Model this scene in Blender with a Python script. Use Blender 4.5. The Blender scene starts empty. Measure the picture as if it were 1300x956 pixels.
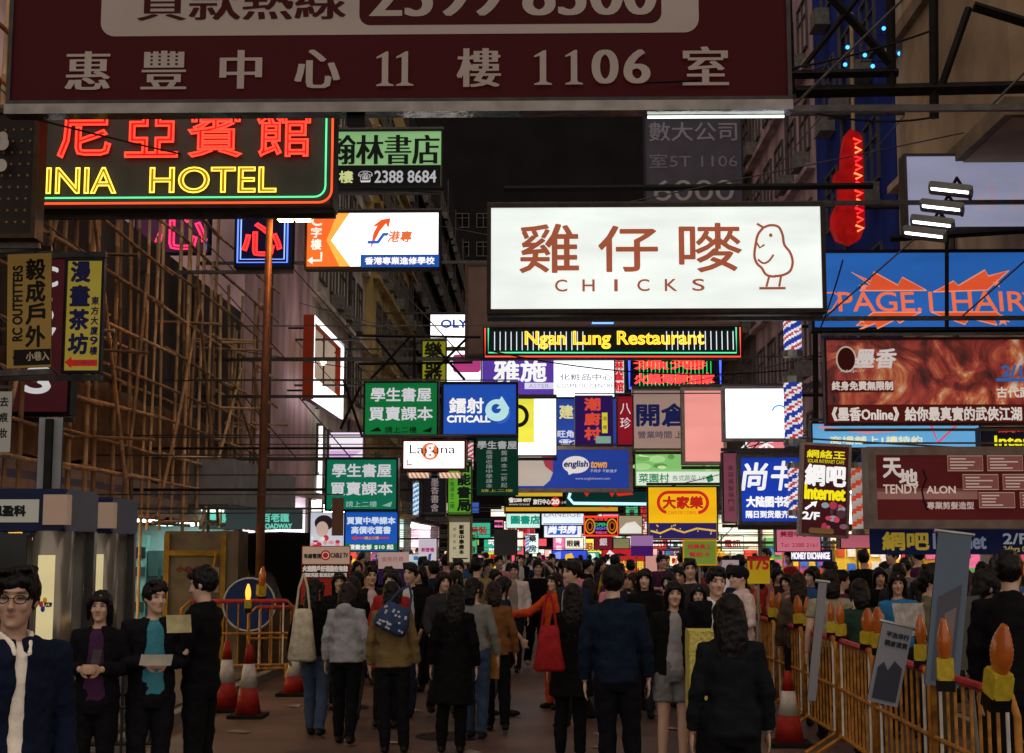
import bpy, bmesh, math, random
from mathutils import Vector, Matrix, noise as mnoise
random.seed(7)
sc = bpy.context.scene
COL = sc.collection
R = math.radians
# ---------------------------------------------------------------- camera, sky, light, exposure
EYE, FPX, CX, CY = 1.88, 1800.0, 650.0, 478.0
PITCH, YAW = math.atan((697 - CY) / FPX), math.atan(35 / FPX)
cd = bpy.data.cameras.new('camera'); cam = bpy.data.objects.new('camera', cd); COL.objects.link(cam)
cd.sensor_width = 36; cd.lens = 36 * FPX / 1300; cd.clip_end = 2000; cd.clip_start = .05
cam.location = (0, 0, EYE); cam.rotation_euler = (math.pi / 2 + PITCH, 0, YAW)
sc.camera = cam
w = bpy.data.worlds.new('World'); sc.world = w; w.use_nodes = True
nt = w.node_tree; bg = nt.nodes['Background']
sky = nt.nodes.new('ShaderNodeTexSky'); sky.sky_type = 'NISHITA'; sky.sun_disc = False
sky.sun_elevation = R(-6); sky.sun_rotation = R(200)
bg.inputs[1].default_value = .1
add = nt.nodes.new('ShaderNodeAddShader'); glow = nt.nodes.new('ShaderNodeBackground')
glow.inputs[0].default_value = (1, .80, .74, 1); glow.inputs[1].default_value = .14
nt.links.new(sky.outputs[0], bg.inputs[0])
nt.links.new(bg.outputs[0], add.inputs[0]); nt.links.new(glow.outputs[0], add.inputs[1])
nt.links.new(add.outputs[0], nt.nodes['World Output'].inputs[0])
sl = bpy.data.lights.new('city_glow', 'SUN'); so = bpy.data.objects.new('city_glow', sl); COL.objects.link(so)
sl.energy = 2.3; sl.angle = R(140); sl.color = (1, .86, .76); so.rotation_euler = (R(60), 0, R(8)); so.location = (0, -5, 30)
sc.view_settings.view_transform = 'Standard'; sc.view_settings.look = 'None'
sc.view_settings.exposure = 0; sc.view_settings.gamma = 1
sc.cycles.max_bounces = 5; sc.cycles.diffuse_bounces = 3; sc.cycles.glossy_bounces = 3
sc.cycles.sample_clamp_indirect = 4
_Rm = Matrix.Rotation(YAW, 3, 'Z') @ Matrix.Rotation(math.pi / 2 + PITCH, 3, 'X')
def P(px, py, d):
    """point on the vertical plane Y=d that photo pixel (px,py) looks at"""
    v = _Rm @ Vector(((px - CX) / FPX, (CY - py) / FPX, -1))
    return Vector((0, 0, EYE)) + v * (d / v.y)

# ---------------------------------------------------------------- materials
def lin(h):
    if isinstance(h, str):
        h = tuple(int(h[i:i + 2], 16) / 255 for i in (0, 2, 4))
        return tuple(c / 12.92 if c <= .04045 else ((c + .055) / 1.055) ** 2.4 for c in h)
    return h
MC = {}
def mat(col, rough=.6, metal=0, emit=0, var=.25, scale=6, bump=0, samp=True, bscale=40, stretch=None, spec=.12):
    k = (str(col), rough, metal, emit, var, scale, bump, samp, bscale, stretch, spec)
    if k in MC: return MC[k]
    c = lin(col)
    m = bpy.data.materials.new('m'); m.use_nodes = True; t = m.node_tree; N = t.nodes; L = t.links
    p = N['Principled BSDF']
    p.inputs['Roughness'].default_value = rough; p.inputs['Specular IOR Level'].default_value = spec; p.inputs['Metallic'].default_value = metal
    tc = N.new('ShaderNodeTexCoord'); no = N.new('ShaderNodeTexNoise')
    no.inputs['Scale'].default_value = scale; no.inputs['Detail'].default_value = 5
    src = tc.outputs['Object']
    if stretch:
        mp = N.new('ShaderNodeMapping'); mp.inputs['Scale'].default_value = stretch
        L.new(src, mp.inputs[0]); src = mp.outputs[0]
    L.new(src, no.inputs['Vector'])
    mr = N.new('ShaderNodeMapRange'); mr.inputs[1].default_value = .3; mr.inputs[2].default_value = .7
    mr.inputs[3].default_value = 1 - var; mr.inputs[4].default_value = 1 + var * .4
    L.new(no.outputs[0], mr.inputs[0])
    mx = N.new('ShaderNodeVectorMath'); mx.operation = 'SCALE'
    mx.inputs[0].default_value = c; L.new(mr.outputs[0], mx.inputs['Scale'])
    if emit:
        p.inputs['Base Color'].default_value = tuple(x * .35 for x in c) + (1,)
        L.new(mx.outputs[0], p.inputs['Emission Color']); p.inputs['Emission Strength'].default_value = emit
    else:
        L.new(mx.outputs[0], p.inputs['Base Color'])
    if bump:
        b = N.new('ShaderNodeBump'); b.inputs['Strength'].default_value = bump; b.inputs['Distance'].default_value = .02
        n2 = N.new('ShaderNodeTexNoise'); n2.inputs['Scale'].default_value = bscale; n2.inputs['Detail'].default_value = 4
        L.new(src, n2.inputs['Vector']); L.new(n2.outputs[0], b.inputs['Height']); L.new(b.outputs[0], p.inputs['Normal'])
    if emit and not samp: m.cycles.emission_sampling = 'NONE'
    elif emit: m.cycles.emission_sampling = 'FRONT_BACK'
    MC[k] = m; return m
def lit(col, s=1.0, samp=True): return mat(col, .5, 0, s, .16, 1.3, 0, samp, 40, (.5, 1, 2.2), .08)
METAL = mat('4a4745', .45, .7, 0, .4, 9); DARKM = mat('1d1a19', .6, .3, 0, .4, 9); GALV = mat('8d8d8a', .35, .8, 0, .35, 7)
RUST = mat('4b2f22', .7, .3, 0, .5, 12); BLACK = mat('0c0b0b', .5)

# ---------------------------------------------------------------- mesh helpers
def box(bm, a, b):
    a, b = [min(a[i], b[i]) for i in range(3)], [max(a[i], b[i]) for i in range(3)]
    v = [bm.verts.new((x, y, z)) for x in (a[0], b[0]) for y in (a[1], b[1]) for z in (a[2], b[2])]
    for f in ((0, 1, 3, 2), (4, 6, 7, 5), (0, 4, 5, 1), (2, 3, 7, 6), (0, 2, 6, 4), (1, 5, 7, 3)):
        bm.faces.new([v[i] for i in f])
def quad(bm, *ps): bm.faces.new([bm.verts.new(p) for p in ps])
def tube(bm, pts, r, n=8, cap=True, closed=False):
    pts = [Vector(p) for p in pts]; rs = r if isinstance(r, (list, tuple)) else [r] * len(pts)
    rings = []; up = None; m = len(pts)
    for i, p in enumerate(pts):
        if closed: t = (pts[(i + 1) % m] - pts[i - 1])
        else: t = pts[min(i + 1, m - 1)] - pts[max(i - 1, 0)]
        t.normalize()
        if up is None: up = Vector((0, 0, 1)) if abs(t.z) < .9 else Vector((0, 1, 0))
        s = t.cross(up)
        if s.length < 1e-4: s = t.cross(Vector((1, 0, .01)))
        s.normalize(); up = s.cross(t).normalized()
        q = rs[i]; qa, qb = q if isinstance(q, tuple) else (q, q)
        rings.append([bm.verts.new(p + s * math.cos(a) * qa + up * math.sin(a) * qb) for a in [2 * math.pi * k / n for k in range(n)]])
    for i in range(m if closed else m - 1):
        A, B = rings[i], rings[(i + 1) % m]
        for k in range(n): bm.faces.new((A[k], A[(k + 1) % n], B[(k + 1) % n], B[k]))
    if cap and not closed: bm.faces.new(rings[0][::-1]); bm.faces.new(rings[-1])
def rings(bm, rs, n=20, a0=None):
    """stack of ellipses (z, rx, ry, yoff[, xoff])"""
    out = []
    for q in rs:
        z, rx, ry, yo = q[:4]; xo = q[4] if len(q) > 4 else 0
        out.append([bm.verts.new((xo + rx * math.cos(2 * math.pi * k / n), yo + ry * math.sin(2 * math.pi * k / n), z)) for k in range(n)])
    for A, B in zip(out, out[1:]):
        for k in range(n): bm.faces.new((A[k], A[(k + 1) % n], B[(k + 1) % n], B[k]))
    bm.faces.new(out[0][::-1]); bm.faces.new(out[-1])
def ball(bm, c, r, M=None, u=14, v=9):
    r = r if isinstance(r, (tuple, list)) else (r, r, r)
    g = bmesh.ops.create_uvsphere(bm, u_segments=u, v_segments=v, radius=1)
    T = Matrix.Translation(c) @ (M or Matrix()) @ Matrix.Diagonal((*r, 1))
    bmesh.ops.transform(bm, matrix=T, verts=g['verts'])
def link(name, data, parent=None, loc=None):
    o = bpy.data.objects.new(name, data); COL.objects.link(o)
    if parent: o.parent = parent
    if loc is not None: o.location = loc
    return o
def part(name, bm, m, parent=None, smooth=False, label=None, kind=None):
    me = bpy.data.meshes.new(name); bmesh.ops.recalc_face_normals(bm, faces=bm.faces); bm.to_mesh(me); bm.free()
    for x in (m if isinstance(m, list) else [m]): me.materials.append(x)
    if smooth: me.shade_smooth()
    o = link(name, me, parent)
    if label: o['label'] = label
    if kind: o['kind'] = kind
    return o
def tag(o, label, cat, group=None):
    o['label'] = label; o['category'] = cat
    if group: o['group'] = group
    return o
def root(name, loc, label, cat, group=None, rz=0):
    o = link(name, None, None, loc); o.rotation_euler.z = rz; o.empty_display_size = .1
    return tag(o, label, cat, group)
def struct(name, bm, m):
    o = part(name, bm, m); o['kind'] = 'structure'; return o
def copytree(o, parent=None):
    c = o.copy(); COL.objects.link(c); c.parent = parent
    for ch in o.children: copytree(ch, c)
    return c

# ---------------------------------------------------------------- text
TC = {}
def glyphs(s):
    """flat outline mesh of a string, as (verts, faces, bbox)"""
    if s in TC: return TC[s]
    cu = bpy.data.curves.new('t', 'FONT'); cu.body = s; cu.size = 1; cu.resolution_u = 5 if s.isascii() else 2
    o = bpy.data.objects.new('t', cu); me = bpy.data.meshes.new_from_object(o)
    vs = [v.co.copy() for v in me.vertices]; fs = [tuple(p.vertices) for p in me.polygons]
    bpy.data.objects.remove(o); bpy.data.curves.remove(cu); bpy.data.meshes.remove(me)
    bb = (min(v.x for v in vs), max(v.x for v in vs), min(v.y for v in vs), max(v.y for v in vs))
    TC[s] = (vs, fs, bb); return TC[s]
def text_bm(bm, s, cx, cz, h, w, y, bold=0, mode='xy', shear=0, rot=0):
    """letters in the plane Y=y, centred at cx,cz; h, w in metres; bold in metres, by offset copies"""
    vs, fs, bb = glyphs(s)
    W0, H0 = bb[1] - bb[0], bb[3] - bb[2]
    sz = h / H0; sx = (w / W0) if w else sz
    offs = [(0, 0)]
    if bold: offs += [(bold, 0), (-bold, 0)]
    if bold and mode == 'xy': offs += [(0, bold), (0, -bold), (bold * .7, bold * .7), (-bold * .7, -bold * .7), (bold * .7, -bold * .7), (-bold * .7, bold * .7)]
    mx, mz = (bb[0] + bb[1]) / 2, (bb[2] + bb[3]) / 2
    ca, sa = math.cos(rot), math.sin(rot)
    for j, (ox, oz) in enumerate(offs):
        nv = []
        for v in vs:
            x, z = (v.x - mx) * sx + ox, (v.y - mz) * sz + oz
            x += z * shear
            nv.append(bm.verts.new((cx + x * ca - z * sa, y - .0004 * j, cz + x * sa + z * ca)))
        for f in fs:
            try: bm.faces.new([nv[i] for i in f])
            except ValueError: pass
def neon_outline(s, cx, cz, h, w, y, r, m, parent, name='neon_lettering', fill=None, shear=0):
    cu = bpy.data.curves.new('t', 'FONT'); cu.body = s; cu.size = 1; cu.resolution_u = 5 if s.isascii() else 2; cu.fill_mode = 'NONE'
    vs, fs, bb = glyphs(s); sz = h / (bb[3] - bb[2]); sx = w / (bb[1] - bb[0]) if w else sz
    cu.bevel_depth = r / ((sz + sx) / 2); cu.bevel_resolution = 0
    o = bpy.data.objects.new('t', cu); me = bpy.data.meshes.new_from_object(o); bpy.data.objects.remove(o)
    mx, mz = (bb[0] + bb[1]) / 2, (bb[2] + bb[3]) / 2
    for v in me.vertices:
        q = v.co; x, z = (q.x - mx) * sx, (q.y - mz) * sz
        v.co = (cx + x + z * shear, y - .02 - q.z * sz, cz + z)
    me.materials.clear(); me.materials.append(m); link(name, me, parent)
    if fill:
        bm = bmesh.new(); text_bm(bm, s, cx, cz, h, w, y, r * .6, shear=shear); part('letter_face', bm, fill, parent)

# ---------------------------------------------------------------- signs
WL, WR = -7.0, 8.0      # facade planes of the two sides
class Sign:
    """a signboard built on the vertical plane Y=d between two photo pixels; local metres, x right, z up"""
    def __init__(s, name, x0, y0, x1, y1, d, label, col, emit=0, cat='sign', frame='1d1a19', fw=.05, depth=.22, wall='auto', rz=0, group=None, base=False, tilt=0):
        s.a, s.b = P(x0, y1, d), P(x1, y0, d)
        s.W, s.H = s.b.x - s.a.x, s.b.z - s.a.z
        s.x0, s.y0, s.x1, s.y1, s.d = x0, y0, x1, y1, d
        s.sx, s.sz = s.W / (x1 - x0), s.H / (y1 - y0)
        c = (s.a + s.b) / 2
        s.o = root(name, (c.x, d, c.z), label, cat, group, rz); s.o.rotation_euler.y = tilt
        s.e = emit; s.n = 0; s.c = c
        w2, h2 = s.W / 2, s.H / 2
        bm = bmesh.new(); box(bm, (-w2, .012, -h2), (w2, depth, h2)); part('housing', bm, mat(frame, .5, .3, 0, .3, 8), s.o)
        if col:
            bm = bmesh.new(); quad(bm, (-w2 + fw * .5, 0, -h2 + fw * .5), (w2 - fw * .5, 0, -h2 + fw * .5), (w2 - fw * .5, 0, h2 - fw * .5), (-w2 + fw * .5, 0, h2 - fw * .5))
            part('panel', bm, s.m(col, True), s.o)
        if emit >= .6:   # lightboxes glow on both faces
            bm = bmesh.new(); yb = depth + .004; quad(bm, (-w2 + fw, yb, -h2 + fw), (-w2 + fw, yb, h2 - fw), (w2 - fw, yb, h2 - fw), (w2 - fw, yb, -h2 + fw)); part('rear_panel', bm, s.m(col, True), s.o)
        if fw:
            bm = bmesh.new()
            o = [(-w2, -h2), (w2, -h2), (w2, h2), (-w2, h2)]; i = [(-w2 + fw, -h2 + fw), (w2 - fw, -h2 + fw), (w2 - fw, h2 - fw), (-w2 + fw, h2 - fw)]
            ring = []
            for y in (-.03, .02):
                ring.append([bm.verts.new((x, y, z)) for x, z in o] + [bm.verts.new((x, y, z)) for x, z in i])
            A, B = ring
            for k in range(4):
                j = (k + 1) % 4
                bm.faces.new((A[k], A[j], A[j + 4], A[k + 4])); bm.faces.new((B[k], B[k + 4], B[j + 4], B[j]))
                bm.faces.new((A[k], B[k], B[j], A[j])); bm.faces.new((A[k + 4], A[j + 4], B[j + 4], B[k + 4]))
            part('frame', bm, mat(frame, .45, .4, 0, .3, 8), s.o)
        if wall: s.bracket(wall, depth)
    def m(s, col, panel=False):
        return lit(col, s.e if panel else min(s.e, .95), panel) if s.e else mat(col, .55, 0, 0, .18, 3, 0, True, 40, None, .15)
    def L(s, px, py): return ((px - (s.x0 + s.x1) / 2) * s.sx, ((s.y0 + s.y1) / 2 - py) * s.sz)
    def y(s): s.n += 1; return -.004 - .003 * s.n
    def bracket(s, side, depth):
        if side == 'auto': side = 'L' if abs(s.c.x - WL) < abs(s.c.x - WR) else 'R'
        wx = (WL if side == 'L' else WR) - s.c.x
        w2 = s.W / 2 * (-1 if side == 'L' else 1); h2 = s.H / 2
        if abs(wx) <= abs(w2) + .1: return
        span = abs(wx - w2); yy = depth * .6; big = s.H > 1.1
        for z in ((h2 + .05, -h2 - .05) if span < 2.2 or big else (h2 + .05,)):
            bm = bmesh.new(); q = .03 if big else (.016 if span < 2.2 else .01)
            box(bm, (-w2, yy - q, z - q), (wx, yy + q, z + q)); part('support_beam', bm, METAL, s.o)
        if span < 2.2 or big:
            n = max(1, round(span / max(s.H, .9)))
            for k in range(n):
                xa, xb = w2 + (wx - w2) * k / n, w2 + (wx - w2) * (k + 1) / n
                bm = bmesh.new(); tube(bm, [(xa, yy, -h2 - .05), (xb, yy, h2 + .05)], .014, 6); part('brace', bm, METAL, s.o)
        if big:
            bm = bmesh.new(); tube(bm, [(-w2 * .3, yy, h2), (wx, yy + .6, h2 + max(1.2, s.H))], .01, 5); part('stay_wire', bm, METAL, s.o)
    def T(s, t, cx, cy, h, col, w=None, bold=.0, mode='xy', shear=0, rot=0, name='lettering'):
        x, z = s.L(cx, cy); bm = bmesh.new()
        text_bm(bm, t, x, z, h * s.sz, w * s.sx if w else None, s.y(), bold * s.sz, mode, shear, rot)
        part(name, bm, s.m(col), s.o); return s
    def V(s, t, cx, cy0, cy1, h, col, w=None, bold=0, name='lettering', rot=0):
        """characters one below the other"""
        bm = bmesh.new(); y = s.y(); n = len(t)
        for i, ch in enumerate(t):
            if ch == ' ': continue
            x, z = s.L(cx, cy0 + (cy1 - cy0) * (i + .5) / n)
            text_bm(bm, ch, x, z, h * s.sz, (w or h) * s.sx, y, bold * s.sz)
        part(name, bm, s.m(col), s.o); return s
    def PG(s, pts, col, name='emblem', e=None):
        bm = bmesh.new(); y = s.y(); q = []
        for a, b in pts:
            x, z = s.L(a, b); q.append(bm.verts.new((x, y, z)))
        f = bm.faces.new(q); f.normal_update(); bmesh.ops.triangulate(bm, faces=[f], ngon_method='EAR_CLIP')
        part(name, bm, s.m(col) if e is None else (lit(col, e, False) if e else mat(col, .55)), s.o); return s
    def Rc(s, x0, y0, x1, y1, col, r=0, name='band', e=None):
        if not r: return s.PG([(x0, y0), (x1, y0), (x1, y1), (x0, y1)], col, name, e)
        pts = []
        for cx, cy, a in ((x1 - r, y0 + r, -90), (x1 - r, y1 - r, 0), (x0 + r, y1 - r, 90), (x0 + r, y0 + r, 180)):
            pts += [(cx + r * math.cos(R(a + k * 15)), cy + r * math.sin(R(a + k * 15))) for k in range(7)]
        return s.PG(pts, col, name, e)
    def E(s, cx, cy, rx, ry, col, name='emblem'):
        return s.PG([(cx + rx * math.cos(R(k * 12)), cy + ry * math.sin(R(k * 12))) for k in range(30)], col, name)
    def LN(s, pts, wd, col, name='emblem', closed=False):
        """a painted line of width wd pixels"""
        bm = bmesh.new(); y = s.y(); n = len(pts); q = []
        for i in range(n):
            a = Vector(pts[i - 1] if (closed or i) else pts[0]); b = Vector(pts[(i + 1) % n] if (closed or i < n - 1) else pts[-1])
            t = b - a; t = t.normalized() if t.length else Vector((1, 0)); nn = Vector((-t.y, t.x)) * wd / 2; c = Vector(pts[i])
            q.append([bm.verts.new((*s.L(*(c + nn)), 0)), bm.verts.new((*s.L(*(c - nn)), 0))])
        for v in bm.verts: v.co = (v.co.x, y, v.co.y)
        for i in range(n if closed else n - 1):
            A, B = q[i], q[(i + 1) % n]; bm.faces.new((A[0], A[1], B[1], B[0]))
        part(name, bm, s.m(col), s.o); return s
    def ring(s, cx, cy, rx, ry, wd, col, a0=0, a1=360, name='emblem'):
        n = max(6, int((a1 - a0) / 10)); full = a1 - a0 >= 360
        pts = [(cx + rx * math.cos(R(a0 + (a1 - a0) * k / n)), cy + ry * math.sin(R(a0 + (a1 - a0) * k / n))) for k in range(n + (0 if full else 1))]
        return s.LN(pts, wd, col, name, full)
    def N(s, pts, col, r=.012, e=1.6, y=-.05, name='neon_tube', closed=False):
        bm = bmesh.new(); tube(bm, [(s.L(*p)[0], y, s.L(*p)[1]) for p in pts], r, 6, True, closed)
        part(name, bm, lit(col, e, True), s.o); return s
    def NT(s, t, cx, cy, h, col, w=None, r=.012, e=1.6, fill=None, fe=.4, shear=0, glow_=True):
        x, z = s.L(cx, cy)
        neon_outline(t, x, z, h * s.sz, w * s.sx if w else None, -.04, r, lit(col, e, glow_), s.o, fill=lit(fill, fe, False) if fill else None, shear=shear); return s
def sm(p, k=4):
    out = []; n = len(p)
    for i in range(n - 1):
        a, b, c, d = (Vector(p[max(i - 1, 0)]), Vector(p[i]), Vector(p[i + 1]), Vector(p[min(i + 2, n - 1)]))
        for j in range(k):
            t = j / k; out.append(tuple(.5 * (2 * b + (c - a) * t + (2 * a - 5 * b + 4 * c - d) * t * t + (3 * b - a - 3 * c + d) * t ** 3)))
    return out + [p[-1]]
def pole_to_ground(s, r=.02, col='8d8d8a', x=None, name='pole'):
    bm = bmesh.new(); xx = 0 if x is None else s.L(x, 0)[0]; tube(bm, [(xx, .06, -s.H / 2), (xx, .06, -s.c.z + .005)], r, 8); part(name, bm, mat(col, .4, .5), s.o)
    bm = bmesh.new(); box(bm, (xx - .14, -.04, -s.c.z + .005), (xx + .14, .2, -s.c.z + .04)); part('foot', bm, mat(col, .5, .4), s.o)
# ================================================================ ground, pavements
def ground_mat():
    m = mat('5c473d', .42, 0, 0, .5, 1.1, .5, True, 60, None, .5); return m
bm = bmesh.new(); quad(bm, (-400, -300, 0), (400, -300, 0), (400, 900, 0), (-400, 900, 0)); struct('ground', bm, mat('2c2624', .8, 0, 0, .3, .5))
bm = bmesh.new(); quad(bm, (-3.9, -20, .004), (4.4, -20, .004), (4.4, 150, .004), (-3.9, 150, .004)); struct('road', bm, ground_mat())
PAVE = mat('574c46', .6, 0, 0, .35, 3, .35, True, 50)
for nm, xa, xb in (('pavement_left', WL, -4.02), ('pavement_right', 4.52, WR)):
    bm = bmesh.new(); box(bm, (xa, -20, -.05), (xb, 150, .12)); pv = struct(nm, bm, mat('3b3431', .7))
    bm = bmesh.new(); box(bm, (0, 0, 0), (.57, .57, .012)); bmesh.ops.bevel(bm, geom=bm.edges[:], offset=.006, segments=1)
    me = bpy.data.meshes.new('paving_slab'); bm.to_mesh(me); bm.free(); me.materials.append(PAVE)
    for j in range(40):
        for i in range(int((xb - xa) / .58)):
            if len(pv.children) < 200:
                o = link('paving_slab', me, pv); o.location = (xa + .01 + i * .58, 8 + j * .58, .118 + random.uniform(0, .004))
    ke = -4.02 if xa == WL else 4.4
    me2 = bpy.data.meshes.new('kerb_stone'); bm = bmesh.new(); box(bm, (0, 0, -.05), (.12, .985, .125)); bmesh.ops.bevel(bm, geom=bm.edges[:], offset=.012, segments=1); bm.to_mesh(me2); bm.free(); me2.materials.append(mat('77706a', .7, 0, 0, .3, 8))
    for j in range(45):
        o = link('kerb_stone', me2, pv); o.location = (ke, 5 + j, 0)

# ================================================================ buildings
def shared(name, fn, m):
    bm = bmesh.new(); fn(bm); bmesh.ops.recalc_face_normals(bm, faces=bm.faces); me = bpy.data.meshes.new(name); bm.to_mesh(me); bm.free(); me.materials.append(m); return me
def winframe(bm):
    for a, b in (((-.75, -.05, -.8), (-.68, .05, .8)), ((.68, -.05, -.8), (.75, .05, .8)), ((-.68, -.05, .73), (.68, .05, .8)), ((-.68, -.05, -.8), (.68, .05, -.73)), ((-.03, -.04, -.73), (.03, .04, .73)), ((-.68, -.035, .25), (-.03, .035, .3)), ((.03, -.035, .25), (.68, .035, .3))): box(bm, a, b)
WF = shared('window', winframe, mat('56524e', .5, .3)); WP = shared('pane', lambda b: quad(b, (-.68, .03, -.73), (.68, .03, -.73), (.68, .03, .73), (-.68, .03, .73)), mat('15181b', .12))
WPL = shared('pane', lambda b: quad(b, (-.68, .03, -.73), (.68, .03, -.73), (.68, .03, .73), (-.68, .03, .73)), lit('c9b183', .35, False))
def acbox(bm):
    box(bm, (-.35, -.4, -.22), (.35, 0, .22)); box(bm, (-.42, -.42, -.27), (.42, 0, -.23))
ACM = shared('air_conditioner', acbox, mat('6d6a64', .6, .2, 0, .4, 9))
def building(name, side, y0, y1, z0, h, col, label, floors=3.1, wx=2.3, litp=.06, thick=9, off=0, win=True, ledge=True, roof=None):
    x = (WL if side == 'L' else WR) + off * (1 if side == 'L' else -1); sgn = -1 if side == 'L' else 1
    o = root(name, (x, (y0 + y1) / 2, 0), label, 'building')
    hy = (y1 - y0) / 2
    bm = bmesh.new(); box(bm, (0, -hy, z0), (sgn * thick, hy, h)); part('wall', bm, mat(col, .8, 0, 0, .55, .9, .4, True, 14, (1, 1, .35)), o)
    if z0 > .5:   # ground-floor piers either side of the shops
        for yy in (-hy + .15, hy - .15):
            bm = bmesh.new(); box(bm, (-sgn * .02, yy - .14, .1), (sgn * .5, yy + .14, z0 + .02)); part('pier', bm, mat('5b534e', .6, 0, 0, .4, 4), o)
    rz = -math.pi / 2 if side == 'R' else math.pi / 2
    n = int((2 * hy) / wx); nf = int((h - z0) / floors)
    for f in range(nf):
        z = z0 + f * floors
        if ledge:
            bm = bmesh.new(); box(bm, (-sgn * .25, -hy + .02, z + .02), (sgn * .1, hy - .02, z + .18)); part('ledge', bm, mat(col, .8, 0, 0, .5, 2), o)
        if not win: continue
        for i in range(n):
            if z + 2.4 > h: continue
            yy = -hy + wx * (i + .5) + (2 * hy - n * wx) / 2
            wo = link('window', WF, o, (-sgn * .02, yy, z + 1.6)); wo.rotation_euler.z = rz
            link('pane', WPL if random.random() < litp else WP, wo)
            if random.random() < .35:
                a = link('air_conditioner', ACM, o, (-sgn * .02, yy + random.uniform(-.3, .3), z + .52)); a.rotation_euler.z = rz
    for k in range(max(1, int(hy / 4))):
        yy = random.uniform(-hy + .4, hy - .4); bm = bmesh.new(); tube(bm, [(-sgn * .1, yy, z0 + .2), (-sgn * .1, yy, h - .3)], .06, 7); part('drain_pipe', bm, mat('4c4744', .6, .1, 0, .4, 5), o)
    return o
building('scaffolded_building', 'L', 14, 33, 2.5, 7.4, '4a4440', 'low dark building wrapped in bamboo scaffolding', win=False)
building('apartment_block', 'L', 33.1, 43, 3.4, 21, 'c4a2a4', 'dusty pink plastered building beyond the bamboo scaffolding', litp=.1, win=False, ledge=False)
building('apartment_block', 'L', 43.1, 56, 3.4, 24, 'c8bcac', 'grey concrete tenement with metal framed windows next to pink building', litp=.3)
building('apartment_block', 'L', 56.1, 74, 3.4, 23, 'a8905a', 'grimy olive brown tenement behind the open sign trusses', litp=.05, off=.3)
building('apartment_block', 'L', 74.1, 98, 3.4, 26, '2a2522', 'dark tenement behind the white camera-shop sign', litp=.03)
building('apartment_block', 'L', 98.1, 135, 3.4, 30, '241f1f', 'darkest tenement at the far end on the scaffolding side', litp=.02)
building('apartment_block', 'R', 9, 31, 3.5, 19, 'b09c84', 'near beige concrete building above the hair salon signs', litp=0, win=False)
building('apartment_block', 'R', 31.1, 40, 3.5, 20, '1a2c74', 'narrow dark blue glazed building beside the beige concrete one', litp=0, ledge=False)
building('apartment_block', 'R', 40.1, 52, 3.5, 22, 'a88c8e', 'mauve grey tenement with cluttered windows behind white box sign', litp=.05)
building('apartment_block', 'R', 52.1, 66, 3.5, 25, '5a4a44', 'brown tenement in the middle of the barber pole side', litp=.04)
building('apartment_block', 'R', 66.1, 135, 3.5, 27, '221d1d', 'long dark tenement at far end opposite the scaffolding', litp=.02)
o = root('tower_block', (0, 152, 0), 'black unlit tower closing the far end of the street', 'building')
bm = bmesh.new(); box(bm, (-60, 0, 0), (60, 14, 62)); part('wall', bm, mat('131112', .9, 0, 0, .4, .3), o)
for f in range(9):
    for i in range(13):
        wo = link('window', WF, o, (-13 + i * 2.3, -.03, 12 + f * 3.2)); link('pane', WPL if random.random() < .04 else WP, wo)
o = root('projecting_building', (6.35, 21.3, 7.62), 'bare beige concrete upper floors jutting over the street above lilac billboard', 'building')
bm = bmesh.new(); box(bm, (0, -2.7, 0), (1.64, 2.7, 9)); part('wall', bm, mat('9a8468', .85, 0, 0, .45, .8, .4, True, 12), o)
for zz in (0.02, 3.1): 
    bm = bmesh.new(); box(bm, (-.12, -2.8, zz), (1.63, 2.8, zz + .25)); part('slab_edge', bm, mat('7a6a55', .85, 0, 0, .45, 2), o)
for xx in (.3, .75): 
    bm = bmesh.new(); tube(bm, [(xx, -2.85, .3), (xx, -2.85, 9)], .05, 7); part('drain_pipe', bm, mat('3c3733', .7), o)
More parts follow.
